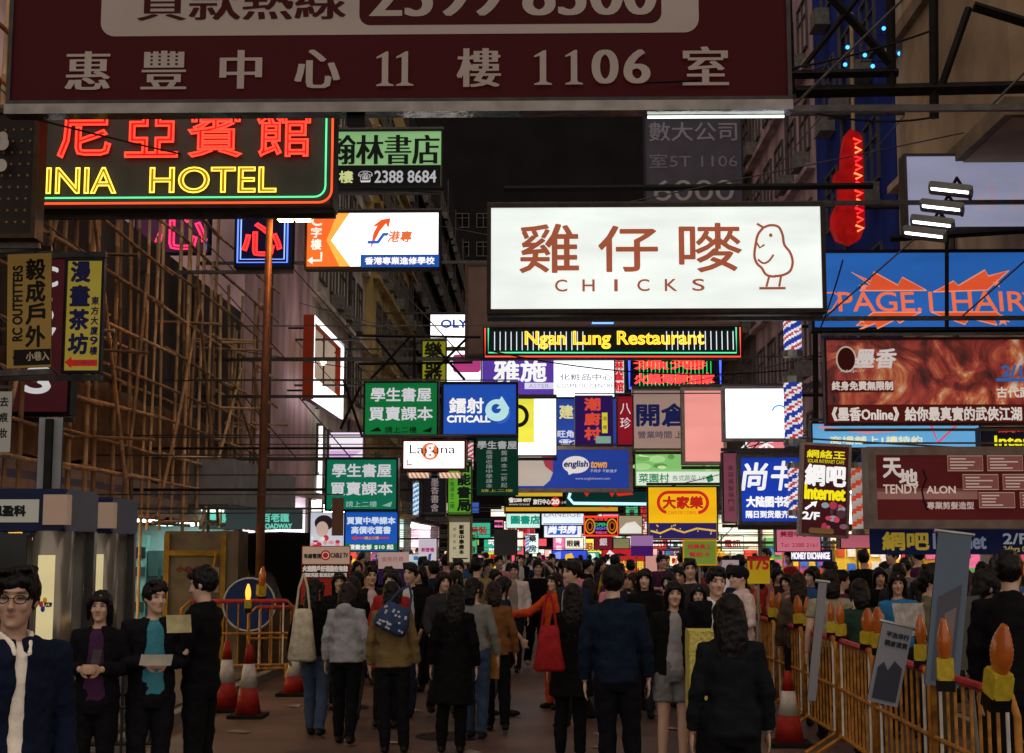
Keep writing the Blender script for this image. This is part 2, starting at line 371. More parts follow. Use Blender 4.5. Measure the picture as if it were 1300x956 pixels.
# ---------------------------------------------------------------- shops at street level
def shop(side, y0, y1, z1, wallc, lightc, le, label, prods, panels=None):
    x = WL if side == 'L' else WR; s = -1 if side == 'L' else 1
    o = root('shop_interior', (x, (y0 + y1) / 2, .12), label, 'shop'); hy = (y1 - y0) / 2 - .3; D = 2.6; z1 -= .12
    bm = bmesh.new()
    quad(bm, (s * D, -hy, 0), (s * D, hy, 0), (s * D, hy, z1), (s * D, -hy, z1))
    quad(bm, (s * .05, -hy, 0), (s * D, -hy, 0), (s * D, -hy, z1), (s * .05, -hy, z1)); quad(bm, (s * .05, hy, 0), (s * D, hy, 0), (s * D, hy, z1), (s * .05, hy, z1))
    quad(bm, (s * .05, -hy, z1), (s * D, -hy, z1), (s * D, hy, z1), (s * .05, hy, z1)); part('wall', bm, mat(wallc, .6, 0, 0, .2, 2), o)
    for k in range(max(1, int(hy))):
        yy = -hy + (k + .5) * 2 * hy / max(1, int(hy)); bm = bmesh.new(); box(bm, (s * .5, yy - .55, z1 - .1), (s * 1.5, yy + .55, z1 - .04)); part('ceiling_light', bm, lit(lightc, le * 11), o)
    n = 4   # cabinets against the end wall that faces back down the street
    for k in range(n):
        xa, xb = .1 + (D - .15) * k / n, .1 + (D - .15) * (k + 1) / n - .03
        c = random.choice(panels or prods); dd = random.uniform(.12, .5); zt = random.uniform(1.7, 2.2) if not panels else z1 - .3
        bm = bmesh.new(); box(bm, (s * xa, hy - .01, .02), (s * xb, hy - dd, zt)); sh = part('display_cabinet', bm, mat(c, .5, 0, 0, .3, 5), o)
        for q in range(5):
            zz = .35 + q * .4
            if zz + .3 > zt: break
            for t in range(2):
                bm = bmesh.new(); xm = xa + (xb - xa) * (t + .12) / 2; box(bm, (s * xm, hy - dd, zz), (s * (xm + (xb - xa) * .38), hy - dd - .05, zz + random.uniform(.2, .34))); part('product', bm, mat(random.choice(prods), .4, 0, 0, .2, 5), sh)
    if panels:
        for k in range(int(2 * hy / 1.1)):   # coloured pilasters along the back wall
            yy = -hy + 1.1 * k + .3; bm = bmesh.new(); box(bm, (s * (D - .02), yy, .02), (s * (D - .3), yy + .7, z1 - .2)); part('pilaster', bm, mat(random.choice(panels), .5, 0, 0, .2, 5), o)
    return o
BR = ['d94a3a', 'e8c23a', 'f0efe8', '3a6fc0', 'd86a9c', '58a05a', 'e8e2d0', 'c9502c', '8a5ab0']
shop('L', 15, 24, 2.5, 'd8c490', 'ffe0a0', 1.8, 'bright yellow shop interior glowing under the bamboo scaffolding', BR)
shop('L', 24, 33, 2.5, '9aa6a4', 'd8fff4', .9, 'greenish electronics shop interior under grey canopy beside scaffolding', ['40504e', '2a3534', '8fb5ae'])
shop('L', 33, 43, 3.4, 'f0e8ea', 'fff4ff', 2.6, 'white and lilac shop interior under the pink building', ['e8d0e8', 'f5f0f0', 'c890c0', 'f0d0d8'])
shop('L', 43, 56, 3.4, 'e8e4d8', 'fff6e4', 2.2, 'cream lit shop interior under concrete tenement', BR)
shop('L', 56, 74, 3.4, 'd8e4e0', 'f0fff8', 2.2, 'pale cool lit shop interior under olive brown tenement', BR)
shop('L', 74, 100, 3.4, 'f0d8e0', 'ffeef4', 2.2, 'pinkish lit shop interior under dark tenement', BR)
shop('R', 9, 17.5, 3.5, 'd9a24a', 'ffd79a', 1.5, 'warm orange shop interior with yellow columns behind street barriers', BR, ['d98a34', 'f0c020', 'e8e0d0', 'b0602c', 'e8b060', '8a6a58'])
shop('R', 17.5, 26, 3.5, 'd8a868', 'ffdcaa', 1.5, 'amber lit shop interior behind hanging internet banner', BR, ['e0b070', 'f0e8d8', 'c87840', 'e8c8a0', '705048'])
shop('R', 26, 31, 3.5, 'e8e4e0', 'fff2e0', 2, 'cream lit money changer interior under far end of beige building', BR)
shop('R', 31, 40, 3.5, 'e0d8d8', 'fff0ea', 2, 'white lit shop interior under blue glazed building', BR)
shop('R', 40, 52, 3.5, 'e8e0d0', 'fff0d8', 2.2, 'warm white shop interior under mauve grey tenement', BR)
shop('R', 52, 66, 3.5, 'e0e8d8', 'fff6e0', 2.2, 'pale green shop interior under brown tenement', BR)
shop('R', 66, 100, 3.5, 'f0c8c8', 'ffeae4', 2.2, 'rosy lit shop interior at far end of barber pole side', BR)
# ---------------------------------------------------------------- bamboo scaffolding
SX = -6.35
sf = root('bamboo_scaffolding', (SX, 24, 0), 'tall lashed bamboo pole scaffolding standing in front of low dark building', 'scaffolding')
BAM = [mat(c, .55, 0, 0, .45, 7, .3, True, 30, (1, 1, .3)) for c in ('b8946c', 'a07c58', 'c49e74', '8c6c4e')]
def bamboo(a, b, r):
    a, b = Vector(a), Vector(b); L = (b - a).length; n = max(2, int(L / .55)); bm = bmesh.new(); pts = []; rs = []
    bend = Vector((random.uniform(-.03, .03), random.uniform(-.05, .05), random.uniform(-.02, .02)))
    for i in range(n + 1):
        t = i / n; p = a.lerp(b, t) + bend * math.sin(t * math.pi)
        d = (b - a).normalized()
        pts += [p - d * .012, p, p + d * .012]; rs += [r, r * 1.22, r]
    rs = [q * .82 for q in rs]; tube(bm, pts, rs, 6); part('bamboo_pole', bm, random.choice(BAM), sf, True)
y = -9.0
while y < 9.2:
    z0 = random.choice((.12, 2.2, 2.3, 2.5)); z1 = random.uniform(6.8, 9.6) - max(0, y) * .12
    bamboo((random.uniform(-.06, .06), y, z0), (random.uniform(-.1, .1), y + random.uniform(-.25, .25), z1), random.uniform(.03, .045))
    if random.random() < .55: bamboo((-.5 + random.uniform(-.06, .06), y + .2, 2.4), (-.5, y + random.uniform(-.1, .4), z1 - .4), .035)
    y += random.uniform(.42, .72)
for z in (2.35, 2.95, 3.45, 4.0, 4.6, 5.2, 5.9, 6.6, 7.3, 8.0):
    ya = -9.2
    while ya < 9:
        yb = min(9.4, ya + random.uniform(3, 5.5))
        for dx in ((.06,) if z > 6.5 or random.random() < .5 else (.06, -.5)):
            bamboo((dx, ya - .3, z + random.uniform(-.08, .08)), (dx, yb + .3, z + random.uniform(-.08, .08)), random.uniform(.028, .04))
        ya = yb
for ya, za, yb, zb in ((-8, 2.6, -5.5, 7.4), (-5, 7, -2.5, 2.3), (-1, 2.4, 1.5, 6.4), (3.4, 2.4, 1.2, 6.8), (2, 2.3, 5.2, 5.6), (6.5, 6, 8.6, 2.4), (4.6, 5.2, 9.2, 2.5), (-3, 2.3, -2, 6.2)):
    bamboo((.14, ya, za), (.14, yb, zb), .038)
for k in range(14):
    ya = random.uniform(-8, 8); z = random.choice((3.4, 4.6, 5.9)); bamboo((-.6, ya, z + .05), (.75 + random.uniform(-.2, .3), ya + random.uniform(-.2, .2), z), .03)
def sheet(name, y0, y1, z0, z1, x, m, amp, label, cat):
    bm = bmesh.new(); ny, nz = int((y1 - y0) / .15), max(4, int((z1 - z0) / .12)); g = []
    for i in range(ny + 1):
        g.append([])
        for j in range(nz + 1):
            yy, zz = y0 + (y1 - y0) * i / ny, z0 + (z1 - z0) * j / nz
            q = mnoise.noise(Vector((yy * 1.3, zz * .8, x))) * amp + mnoise.noise(Vector((yy * 4, zz * 2, x + 3))) * amp * .35
            g[-1].append(bm.verts.new((q, yy - (y0 + y1) / 2, zz - z0 + (0 if 0 < j < nz else mnoise.noise(Vector((yy, 9, zz))) * .12))))
    for i in range(ny):
        for j in range(nz): bm.faces.new((g[i][j], g[i + 1][j], g[i + 1][j + 1], g[i][j + 1]))
    bmesh.ops.solidify(bm, geom=bm.faces[:], thickness=.006)
    o = part(name, bm, m, None, True); o.location = (x, (y0 + y1) / 2, z0); tag(o, label, cat)
def stripe_mat():
    m = bpy.data.materials.new('stripes'); m.use_nodes = True; N = m.node_tree.nodes; L = m.node_tree.links
    tc = N.new('ShaderNodeTexCoord'); sp = N.new('ShaderNodeSeparateXYZ'); L.new(tc.outputs['Object'], sp.inputs[0])
    def wave(sock, f):
        a = N.new('ShaderNodeMath'); a.operation = 'MULTIPLY'; a.inputs[1].default_value = f; L.new(sp.outputs[sock], a.inputs[0])
        b = N.new('ShaderNodeMath'); b.operation = 'FRACT'; L.new(a.outputs[0], b.inputs[0]); c = N.new('ShaderNodeMath'); c.operation = 'GREATER_THAN'; c.inputs[1].default_value = .55; L.new(b.outputs[0], c.inputs[0]); return c.outputs[0]
    a = N.new('ShaderNodeMix'); a.data_type = 'RGBA'; L.new(wave('Z', 4.2), a.inputs[0]); a.inputs[6].default_value = (.55, .42, .36, 1); a.inputs[7].default_value = (.18, .2, .36, 1)
    b = N.new('ShaderNodeMix'); b.data_type = 'RGBA'; b.inputs[7].default_value = (.45, .22, .18, 1); L.new(a.outputs[2], b.inputs[6])
    q = N.new('ShaderNodeMath'); q.operation = 'MULTIPLY'; q.inputs[1].default_value = .3; L.new(wave('Y', 1.6), q.inputs[0]); L.new(q.outputs[0], b.inputs[0])
    L.new(b.outputs[2], N['Principled BSDF'].inputs['Base Color']); N['Principled BSDF'].inputs['Roughness'].default_value = .5; return m
sheet('striped_tarpaulin', 14.8, 31.5, 2.4, 3.05, -6.62, stripe_mat(), .12, 'blue and pink striped plastic sheet tied along the scaffolding foot', 'tarpaulin')
sheet('brown_tarpaulin', 14.8, 31, 3.1, 4.35, -6.66, mat('8a6a52', .8, 0, 0, .35, 3, .4, True, 12), .1, 'brown canvas sheet tied behind the bamboo poles', 'tarpaulin')
# grey canopy with the shop name under it
cn = root('shop_canopy', (WL, 29.5, 2.55), 'plain grey metal canopy jutting out beside the scaffolding', 'canopy')
bm = bmesh.new(); box(bm, (.02, -3.2, .15), (1.3, 3.6, 1.0)); part('fascia', bm, mat('7d7f80', .6, .1, 0, .25, 3), cn)
bm = bmesh.new(); box(bm, (.1, -3.0, .1), (1.2, 3.4, .15)); part('soffit', bm, mat('9a9d9c', .5), cn)
for yy in (-1.5, 1.2):
    bm = bmesh.new(); box(bm, (.4, yy - .6, .06), (.7, yy + .6, .1)); part('canopy_light', bm, lit('d8fff0', 2.5), cn)
# steel lamp post with sodium lamp
a, b = P(331, 668, 21), P(343, 262, 21)
lp = root('lamp_post', (a.x, 21, .12), 'tall brown steel post with glowing orange flood lamp on its arm', 'lamp post')
bm = bmesh.new(); tube(bm, [(0, 0, 0), (0, 0, 2), (b.x - a.x, 0, b.z + .3)], [.07, .065, .05], 10); part('post', bm, mat('5a3826', .5, .2, 0, .35, 4), lp, True)
b.z -= .12; q = P(352, 276, 21); q.z -= .12; bm = bmesh.new(); tube(bm, [(b.x - a.x, 0, b.z - .1), (q.x - a.x, -.1, q.z)], .03, 6); part('arm', bm, DARKM, lp)
bm = bmesh.new(); box(bm, (q.x - a.x, -.3, q.z - .02), (q.x - a.x + .52, .1, q.z + .1)); part('lamp_housing', bm, DARKM, lp)
bm = bmesh.new(); box(bm, (q.x - a.x + .03, -.27, q.z - .06), (q.x - a.x + .23, .06, q.z - .022)); box(bm, (q.x - a.x + .28, -.27, q.z - .06), (q.x - a.x + .5, .06, q.z - .022)); part('lamp', bm, lit('ffab50', 90), lp)

def manhole(x, y, label):
    o = root('manhole_cover', (x, y, .006), label, 'manhole cover')
    bm = bmesh.new(); rings(bm, [(0, .36, .36, 0), (.008, .35, .35, 0)], 32); part('rim', bm, mat('2a2826', .45, .6), o)
    bm = bmesh.new()
    for i in range(-5, 6):
        for j in range(-5, 6):
            if i * i + j * j < 26: box(bm, (i * .055 - .02, j * .055 - .02, .0085), (i * .055 + .02, j * .055 + .02, .014))
    part('tread', bm, mat('3a3734', .4, .6), o, kind='stuff')
manhole(-.9, 14.6, 'round iron manhole cover in the open strip of road'); manhole(-2.4, 17.2, 'round iron manhole cover near the traffic cones')
# ================================================================ big overhead signs
s = Sign('overhead_signboard', 8, -95, 1000, 134, 13, 'huge dark maroon overhead signboard with pale grey address characters', '42090d', .26, frame='3e3a38', fw=.04, depth=.16, wall='R')  # unlit board; faint glow in its colours stands in for street light
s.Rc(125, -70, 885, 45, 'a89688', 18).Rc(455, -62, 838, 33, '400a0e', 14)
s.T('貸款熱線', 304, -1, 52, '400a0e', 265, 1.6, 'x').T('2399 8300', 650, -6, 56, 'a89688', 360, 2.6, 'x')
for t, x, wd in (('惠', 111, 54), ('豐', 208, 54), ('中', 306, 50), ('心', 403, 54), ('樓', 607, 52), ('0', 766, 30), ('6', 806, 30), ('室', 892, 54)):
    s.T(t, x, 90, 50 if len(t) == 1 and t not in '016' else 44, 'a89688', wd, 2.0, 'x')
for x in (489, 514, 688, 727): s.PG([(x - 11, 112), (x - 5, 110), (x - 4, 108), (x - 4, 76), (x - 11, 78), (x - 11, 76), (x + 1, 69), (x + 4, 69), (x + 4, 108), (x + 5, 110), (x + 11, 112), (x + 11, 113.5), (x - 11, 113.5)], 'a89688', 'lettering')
bm = bmesh.new(); box(bm, (-s.W / 2, -.06, -s.H / 2 - .1), (s.W / 2, .14, -s.H / 2 - .003)); part('foil_trim', bm, mat('6e6a66', .14, 1, 0, .3, 5, .6, True, 3), s.o)
bm = bmesh.new(); tube(bm, [(s.L(820, 0)[0], .1, -s.H / 2 - .12), (s.L(992, 0)[0], .1, -s.H / 2 - .12)], .014, 8); part('fluorescent_tube', bm, lit('f4fff8', 2.2), s.o)
bm = bmesh.new(); box(bm, (s.L(440, 0)[0], .02, -s.H / 2 - .2), (s.L(462, 0)[0], .12, -s.H / 2 - .103)); part('junction_box', bm, BLACK, s.o)

s = Sign('neon_hotel_sign', -20, 100, 426, 266, 17, 'dark hotel signboard with red neon characters and yellow neon capitals', '4c4e46', 0, frame='3a332e', fw=.04, depth=.35, wall='L')
for t, x in (('尼', 107), ('亞', 193), ('賓', 274), ('館', 362)): s.NT(t, x, 170, 62, 'ff3a28', 66, .013, 2.6, 'd01010', .9)
s.NT('INIA', 105, 231, 32, 'ffd84a', 88, .009, 2.2, 'b88a10', .6).NT('HOTEL', 273, 231, 32, 'ffd84a', 160, .009, 2.2, 'b88a10', .6)
def rc(x0, y0, x1, y1, r):
    return [(x1, y0)] + [(x1 - r + r * math.cos(R(k * 15)), y1 - r + r * math.sin(R(k * 15))) for k in range(7)] + [(x0, y1)]
s.N(rc(-10, 105, 416, 253, 14), '58f0a0', .011, 1.5).N(rc(-10, 105, 424, 260, 16), 'ff4a28', .013, 2)
s = Sign('dotted_panel', -30, 138, 52, 303, 14.5, 'dark brown panel with small gold dots and white round marks', '231b16', 0, frame='3a2a1c', fw=.05, wall='L')
for j in range(9):
    for i in range(4): s.E(4 + i * 12, 165 + j * 15, 1.6, 1.6, '7a5c2c', 'dot')
for yy, r in ((178, 7), (186, 9), (214, 8)): s.E(6, yy, r, r, 'b5aca4', 'mark')
s.E(-6, 181, 9, 9, 'b5aca4', 'mark')

s = Sign('bookshop_lightbox', 405, 164, 563, 240, 26, 'pale green bookshop lightbox with black characters and telephone number', '94c886', .6, fw=.04)
s.Rc(407, 210, 560, 237, '0c0c0c').T('翰林書店', 487, 190, 38, '101410', 140, 1.2, 'x').T('3樓', 435, 225, 15, 'd8e49a', 26, .5).T('☎', 464, 225, 15, 'e8e8e8').T('2388 8684', 515, 225, 15, 'c8c8cc', 78, .4)
s = Sign('school_lightbox', 386, 267, 560, 342, 22, 'white and orange school lightbox with arrow logo and blue strip', 'ffffff', 1.9, fw=.04)
s.PG([(388, 269), (428, 269), (416, 305), (438, 340), (388, 340)], 'f0692a').PG([(428, 269), (444, 269), (420, 305), (446, 340), (432, 340), (414, 305)], 'ffb04a')
s.V('C字樓', 401, 272, 318, 13, 'fff4ea', 13, .4).LN([(408, 320), (408, 331), (394, 331)], 2.6, 'fff4ea').PG([(397, 326), (390, 331), (397, 336)], 'fff4ea')
s.PG([(470, 318), (474, 296), (479, 287), (472, 288), (484, 279), (496, 277), (493, 291), (490, 284), (482, 294), (477, 304)], 'ee5a24').PG([(467, 306), (479, 306), (486, 296), (494, 296), (492, 300), (488, 300), (481, 310), (466, 310)], '2a62c8')
s.T('港專', 508, 301, 14, 'e8703a', 30, .5, shear=.15).Rc(458, 324, 558, 340, '1a4ea8').T('香港專業進修學校', 508, 332, 9, 'ffffff', 88, .35)
s = Sign('neon_box_sign', 297, 225, 373, 340, 24, 'square neon sign with red heart character in double blue border', '14163a', .25, frame='1a1a24', fw=.03, wall='L')
s.NT('心', 334, 305, 40, 'ff2a2a', 50, .018, 2.6, 'c01818', .6).NT('中', 334, 252, 36, 'ff2a2a', 40, .016, 2.4)
s.N([(302, 230), (302, 334), (367, 334), (367, 230)], '5a7cff', .016, 2).N([(306, 230), (306, 330), (363, 330), (363, 230)], '8ab0ff', .012, 1.6)
s = Sign('neon_box_sign', 170, 225, 268, 322, 28, 'magenta neon sign half hidden behind the bamboo scaffolding', '4a2440', .5, frame='1a1a24', fw=.03, wall='L')
s.NT('心', 232, 292, 50, 'ff3060', 66, .018, 2.2, 'b02040', .8).N([(264, 230), (264, 318)], '5a7cff', .02, 2)

s = Sign('white_lightbox', 618, 257, 1046, 398, 20, 'long white clothing lightbox with three brown characters and chick emblem', 'eef6f0', .98, frame='3a3029', fw=.06, depth=.4, wall='R')
for x in (760, 903): s.LN([(x, 262), (x, 393)], .8, 'dfe8e2', 'panel_joint')
BRN = '9c5238'
s.T('雞', 697, 315, 62, BRN, 74, .9).T('仔', 797, 316, 58, BRN, 74, .9).T('嘜', 901, 315, 62, BRN, 78, .9)
for i, ch in enumerate('CHICKS'): s.T(ch, 712 + i * 34.6, 363, 15, BRN, 4 if ch == 'I' else 15, .25)
s.LN(sm([(968, 290), (977, 287), (987, 289), (992, 299), (994, 312), (1001, 322), (1004, 334), (1001, 345), (994, 350), (986, 352), (981, 352)]), 3.2, BRN).LN(sm([(968, 290), (961, 299), (958, 311), (956, 326), (959, 336), (965, 342), (969, 349), (974, 352), (982, 353)]), 3.2, BRN)
s.LN([(960, 285), (968, 290)], 3, BRN).LN([(958, 308), (963, 316), (969, 312)], 2.6, BRN).E(977, 300, 2.2, 2.4, BRN).LN(sm([(960, 331), (967, 336), (974, 333), (980, 325)]), 2.6, BRN).LN([(974, 352), (970, 366)], 2.8, BRN).LN([(989, 351), (986, 366)], 2.8, BRN).LN([(961, 368), (994, 368)], 3.2, BRN)
s = Sign('backing_board', 590, 333, 940, 452, 28.5, 'plain brown painted board standing above the restaurant neon sign', '6a5248', 0, frame='4a3a32', fw=.05, wall='L')
s.N([(758, 400), (751, 411), (778, 411), (778, 407), (762, 407), (766, 400)], '6a9cff', .02, 2.4)
s = Sign('restaurant_neon_sign', 613, 414, 942, 456, 27, 'long restaurant neon sign with yellow letters and white vertical tubes', '0e1a16', 0, frame='2a1a14', fw=.03, wall='L')
for x in list(range(628, 744, 7)) + list(range(846, 934, 7)): s.N([(x, 421), (x, 445)], 'e8f4ff', .008, 1.1)
s.NT('Ngan Lung Restaurant', 780, 432, 22, 'ffc23a', 226, .01, 2, 'd89010', 1.1).N([(620, 416), (620, 448), (934, 449), (934, 416)], '4ae8a0', .013, 1.4).N([(616, 416), (616, 453), (939, 454), (939, 416)], 'ff4a3a', .014, 1.8)

s = Sign('salon_lightbox', 1030, 316, 1400, 420, 21.3, 'wide blue hair salon lightbox with orange lightning bolts', '2a66b8', .75, fw=.05, wall='R')
OR = 'ff7a4a'
s.T('PAGE.1', 1124, 383, 25, OR, 118, .3, shear=-.05).T('HAIR', 1254, 383, 25, OR, 92, .3, shear=-.05)
s.LN([(1048, 372), (1060, 371), (1067, 377), (1056, 394), (1046, 397)], 1.8, OR).LN([(1296, 372), (1304, 380), (1298, 394)], 1.8, OR)
for pts in ([(1082, 345), (1106, 357), (1110, 345), (1140, 362), (1146, 352), (1176, 369), (1092, 369), (1105, 361)], [(1184, 371), (1210, 357), (1216, 363), (1250, 343), (1254, 351), (1280, 344), (1252, 369)], [(1078, 424), (1100, 413), (1086, 414), (1108, 397), (1168, 397), (1140, 411), (1136, 406), (1112, 418), (1110, 411)], [(1180, 397), (1262, 397), (1278, 410), (1258, 406), (1262, 414), (1228, 405), (1222, 413)]): s.PG(pts, 'ee5c34', 'lightning_bolt').LN(pts, 1.6, 'ffa078', 'bolt_outline', True)
def star(s, cx, cy, r, c): s.PG([(cx + (r if k % 2 == 0 else r * .4) * math.sin(R(k * 36)), cy - (r if k % 2 == 0 else r * .4) * math.cos(R(k * 36))) for k in range(10)], c, 'star')
for x, yy, r in ((1096, 364, 6), (1264, 361, 6), (1093, 407, 6), (1269, 408, 8)): star(s, x, yy, r, 'ff9a6a')
s = Sign('game_banner', 1048, 428, 1330, 540, 17, 'red and orange printed game banner with white slogan under blue salon lightbox', '6a1a14', .5, fw=.03, depth=.1, wall='R', frame='2a1a18')
def swirl():
    m = bpy.data.materials.new('flames'); m.use_nodes = True; N = m.node_tree.nodes; L = m.node_tree.links
    tc = N.new('ShaderNodeTexCoord'); no = N.new('ShaderNodeTexNoise'); no.inputs['Scale'].default_value = 1.6; no.inputs['Detail'].default_value = 9; no.inputs['Roughness'].default_value = .62; no.inputs['Distortion'].default_value = 1.6
    L.new(tc.outputs['Object'], no.inputs[0]); r = N.new('ShaderNodeValToRGB'); L.new(no.outputs[0], r.inputs[0]); e = r.color_ramp.elements
    e[0].position = .36; e[0].color = (.02, .004, .004, 1); e[1].position = .68; e[1].color = (.8, .62, .52, 1)
    for p, c in ((.45, (.16, .015, .012, 1)), (.53, (.4, .05, .035, 1)), (.6, (.62, .2, .07, 1))): q = e.new(p); q.color = c
    p = N['Principled BSDF']; L.new(r.outputs[0], p.inputs['Base Color']); L.new(r.outputs[0], p.inputs['Emission Color']); p.inputs['Emission Strength'].default_value = .3; m.cycles.emission_sampling = 'NONE'; return m
bm = bmesh.new(); q = s.y(); quad(bm, (-s.W / 2 + .03, q, -s.H / 2 + .03), (s.W / 2 - .03, q, -s.H / 2 + .03), (s.W / 2 - .03, q, s.H / 2 - .03), (-s.W / 2 + .03, q, s.H / 2 - .03)); part('printed_artwork', bm, swirl(), s.o)
s.E(1076, 456, 12, 16, '3a0c0a').ring(1076, 456, 12, 16, 2, 'd8c8b8').T('墨香', 1113, 455, 24, 'f4ece8', 50, .8, shear=.2).T('http://', 1084, 471, 5, 'e8d8c8', 30)
s.Rc(1056, 483, 1134, 498, '5a1410').T('終身免費無限制', 1095, 490, 11, 'f8e8e0', 76, .5).Rc(1050, 514, 1328, 538, '5a1812').T('《墨香Online》給你最真實的武俠江湖', 1174, 526, 17, 'fff4ec', 236, .6)
s.T('2/10', 1290, 472, 14, '3a78c8', 40, .7).Rc(1262, 481, 1328, 485, '3a78c8').T('古代武俠', 1290, 499, 13, 'fff0e0', 56, .5)
s = Sign('internet_lightbox', 1245, 542, 1340, 568, 19, 'black lightbox with yellow internet lettering and red characters on top', '101018', .9, fw=.02, wall='R')
s.T('Internet', 1300, 560, 13, 'f8f020', 74, .6).T('網吧', 1290, 546, 6, 'd8302a', 44, .4)
s = Sign('pale_blue_lightbox', 1030, 536, 1244, 570, 20, 'pale blue lightbox with pink scribble behind the game banner', '6ab4e8', .8, fw=.02, wall='R')
s.LN([(1040, 542), (1100, 549), (1160, 545)], 3, 'f08a9a').LN([(1182, 540), (1190, 562), (1214, 540)], 3, 'e85a6a').T('商場舖上1樓特約', 1112, 559, 10, 'f4f0c8', 116, .3)
s = Sign('salon_board', 1103, 567, 1345, 671, 15, 'maroon hair salon board with thick pale frame and price boxes', '5a1c1c', .42, frame='6e615a', fw=.09, depth=.25, wall='R')
s.Rc(1113, 624, 1240, 634, '9a6a62').Rc(1113, 620, 1240, 624, '7a4440').T('天', 1134, 594, 24, 'f4e8e0', 22, .9).T('地', 1154, 606, 20, 'f4e8e0', 22, .9)
s.T('TENDY', 1144, 621, 11, 'f0d8c8', 44, .35).T('ALON', 1194, 622, 9, 'f0d8c8', 36, .35).LN([(1172, 596), (1176, 608), (1170, 622), (1172, 636), (1176, 648)], 2.2, '14080a')
s.T('專業剪髮造型', 1205, 642, 9, 'd8c0b8', 58, .3)
for x, yy in ((1203, 579), (1252, 579), (1220, 603), (1269, 603), (1238, 626), (1288, 626)):
    s.Rc(x, yy, x + 44, yy + 19, '8a524c', 0, 'price_box').LN([(x, yy), (x + 44, yy), (x + 44, yy + 19), (x, yy + 19)], 1, 'c8a89c', 'price_box', True)
    for k in range(4): s.Rc(x + 3, yy + 3 + k * 4, x + random.randint(18, 38), yy + 4.6 + k * 4, 'd8c0b4', 0, 'price_line')
s = Sign('internet_board', 1017, 563, 1077, 682, 16.5, 'tilted dark vertical internet cafe board with yellow and white lettering', '3a1418', .85, frame='8a7a70', fw=.03, depth=.12, wall='R', tilt=R(3.5))
s.T('網絡王', 1047, 577, 10, 'f0e020', 46, .4).T('SOLAR INTERNET CAFE', 1047, 586, 4.5, 'f0e020', 44).T('網吧', 1047, 604, 26, 'ffffff', 48, 1.2).T('Internet', 1047, 626, 17, 'f8e818', 48, 1).LN([(1024, 648), (1034, 640)], 3, 'ffffff').PG([(1030, 639), (1038, 637), (1036, 645)], 'ffffff').T('2/F', 1031, 656, 9, 'ffffff', 20, .6)
random.seed(11)
for k in range(16): s.E(1058 + random.uniform(-11, 12), 655 + random.uniform(-16, 18), random.uniform(2, 6), random.uniform(2, 6), random.choice(('4a3038', '7a5a60', 'a83848', '2a1a20', '8a98a0', 'c8485a')), 'print')
s.Rc(1028, 671, 1058, 678, '6a4a2a', 3)
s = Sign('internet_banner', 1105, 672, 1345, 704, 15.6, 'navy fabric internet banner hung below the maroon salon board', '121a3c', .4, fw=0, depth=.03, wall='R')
s.T('網吧', 1150, 687, 22, 'c8a83a', 58, 1).T('Internet', 1218, 687, 19, '8a90a8', 66, .8).T('2/F', 1288, 684, 13, 'a8acb8', 30, .5).T('24hrs OPEN', 1296, 697, 7, 'b8a860', 46, .3)

# ================================================================ middle distance signs
def simple(name, x0, y0, x1, y1, d, label, col, e=1.0, **k): return Sign(name, x0, y0, x1, y1, d, label, col, e, **k)
s = simple('open_sale_sign', 803, 494, 868, 571, 28, 'beige board with navy opening sale characters', 'a88c80', .7, frame='8a7468', fw=.03); s.T('開倉', 840, 527, 28, '1a2050', 62, 1).T('營業時間 上', 838, 552, 9, '5a5058', 56, .2)
s = simple('pink_lightbox', 866, 492, 921, 590, 27, 'plain salmon pink lightbox with grey frame', 'f09a90', .9, frame='8a7a6c', fw=.06)
s = simple('blank_lightbox', 918, 490, 998, 560, 25, 'blank white lightbox with one small blue arc', 'f8faff', 1.8, frame='8a8480', fw=.05); s.ring(989, 523, 9, 8, 2, '4a9ae0', 190, 330)
s = simple('leaf_sign', 806, 571, 914, 618, 34, 'green leafy printed lightbox with outlined characters', '86c070', .9, fw=.02)
for k in range(14): s.E(random.uniform(815, 905), random.uniform(575, 595), random.uniform(4, 12), random.uniform(2, 6), random.choice(('a8d890', '5a9a48', 'c8e8a8', '70b058')), 'leaf_print')
s.Rc(808, 599, 912, 616, 'e0e8dc').T('菜園村', 830, 607, 11, '3a8a58', 38, .3).T('各式蔬菜 1/F', 874, 607, 7, '3a7a58', 42).PG([(895, 606), (903, 602), (905, 610), (898, 613)], '2a7a50')
s = simple('restaurant_lightbox', 822, 617, 911, 686, 32, 'yellow fast food lightbox with red oval ring and purple base', 'f0b414', .95, fw=.03)
s.Rc(824, 664, 909, 684, '2a2058').LN([(826, 674), (838, 677), (852, 671), (868, 676), (884, 671), (908, 674)], 2.4, 'e0b040').Rc(834, 623, 900, 653, 'c8281e', 15).Rc(838, 627, 896, 649, 'f0b414', 11).T('大家樂', 867, 638, 15, 'b82018', 50, .8).Rc(846, 648, 886, 654, 'f0b414').T('CAFE DE CORAL', 866, 651, 4, 'c8601e', 36)
for k in range(14): s.E(random.uniform(828, 906), random.uniform(666, 682), .8, .8, 'e8c860', 'dot')
s = simple('bookshop_sign', 938, 577, 1018, 666, 22.5, 'royal blue bookshop lightbox with two large white brush characters', '1a3cae', .85, frame='5a5450', fw=.05)
s.T('尚', 959, 605, 34, 'ffffff', 28, 1, shear=.15).T('书', 994, 604, 36, 'ffffff', 28, 1, shear=.15).T('大陆图书杂志', 982, 637, 13, 'ffffff', 68, .7).T('隔日到货最齐最全', 982, 653, 9, 'ffffff', 70, .4)
s = simple('mauve_sign', 918, 574, 937, 664, 25, 'narrow mauve vertical board with faded characters', '8a4a5a', .6, fw=.02); s.V('美容美髮專門店', 928, 590, 650, 7, '3a2030', 7)
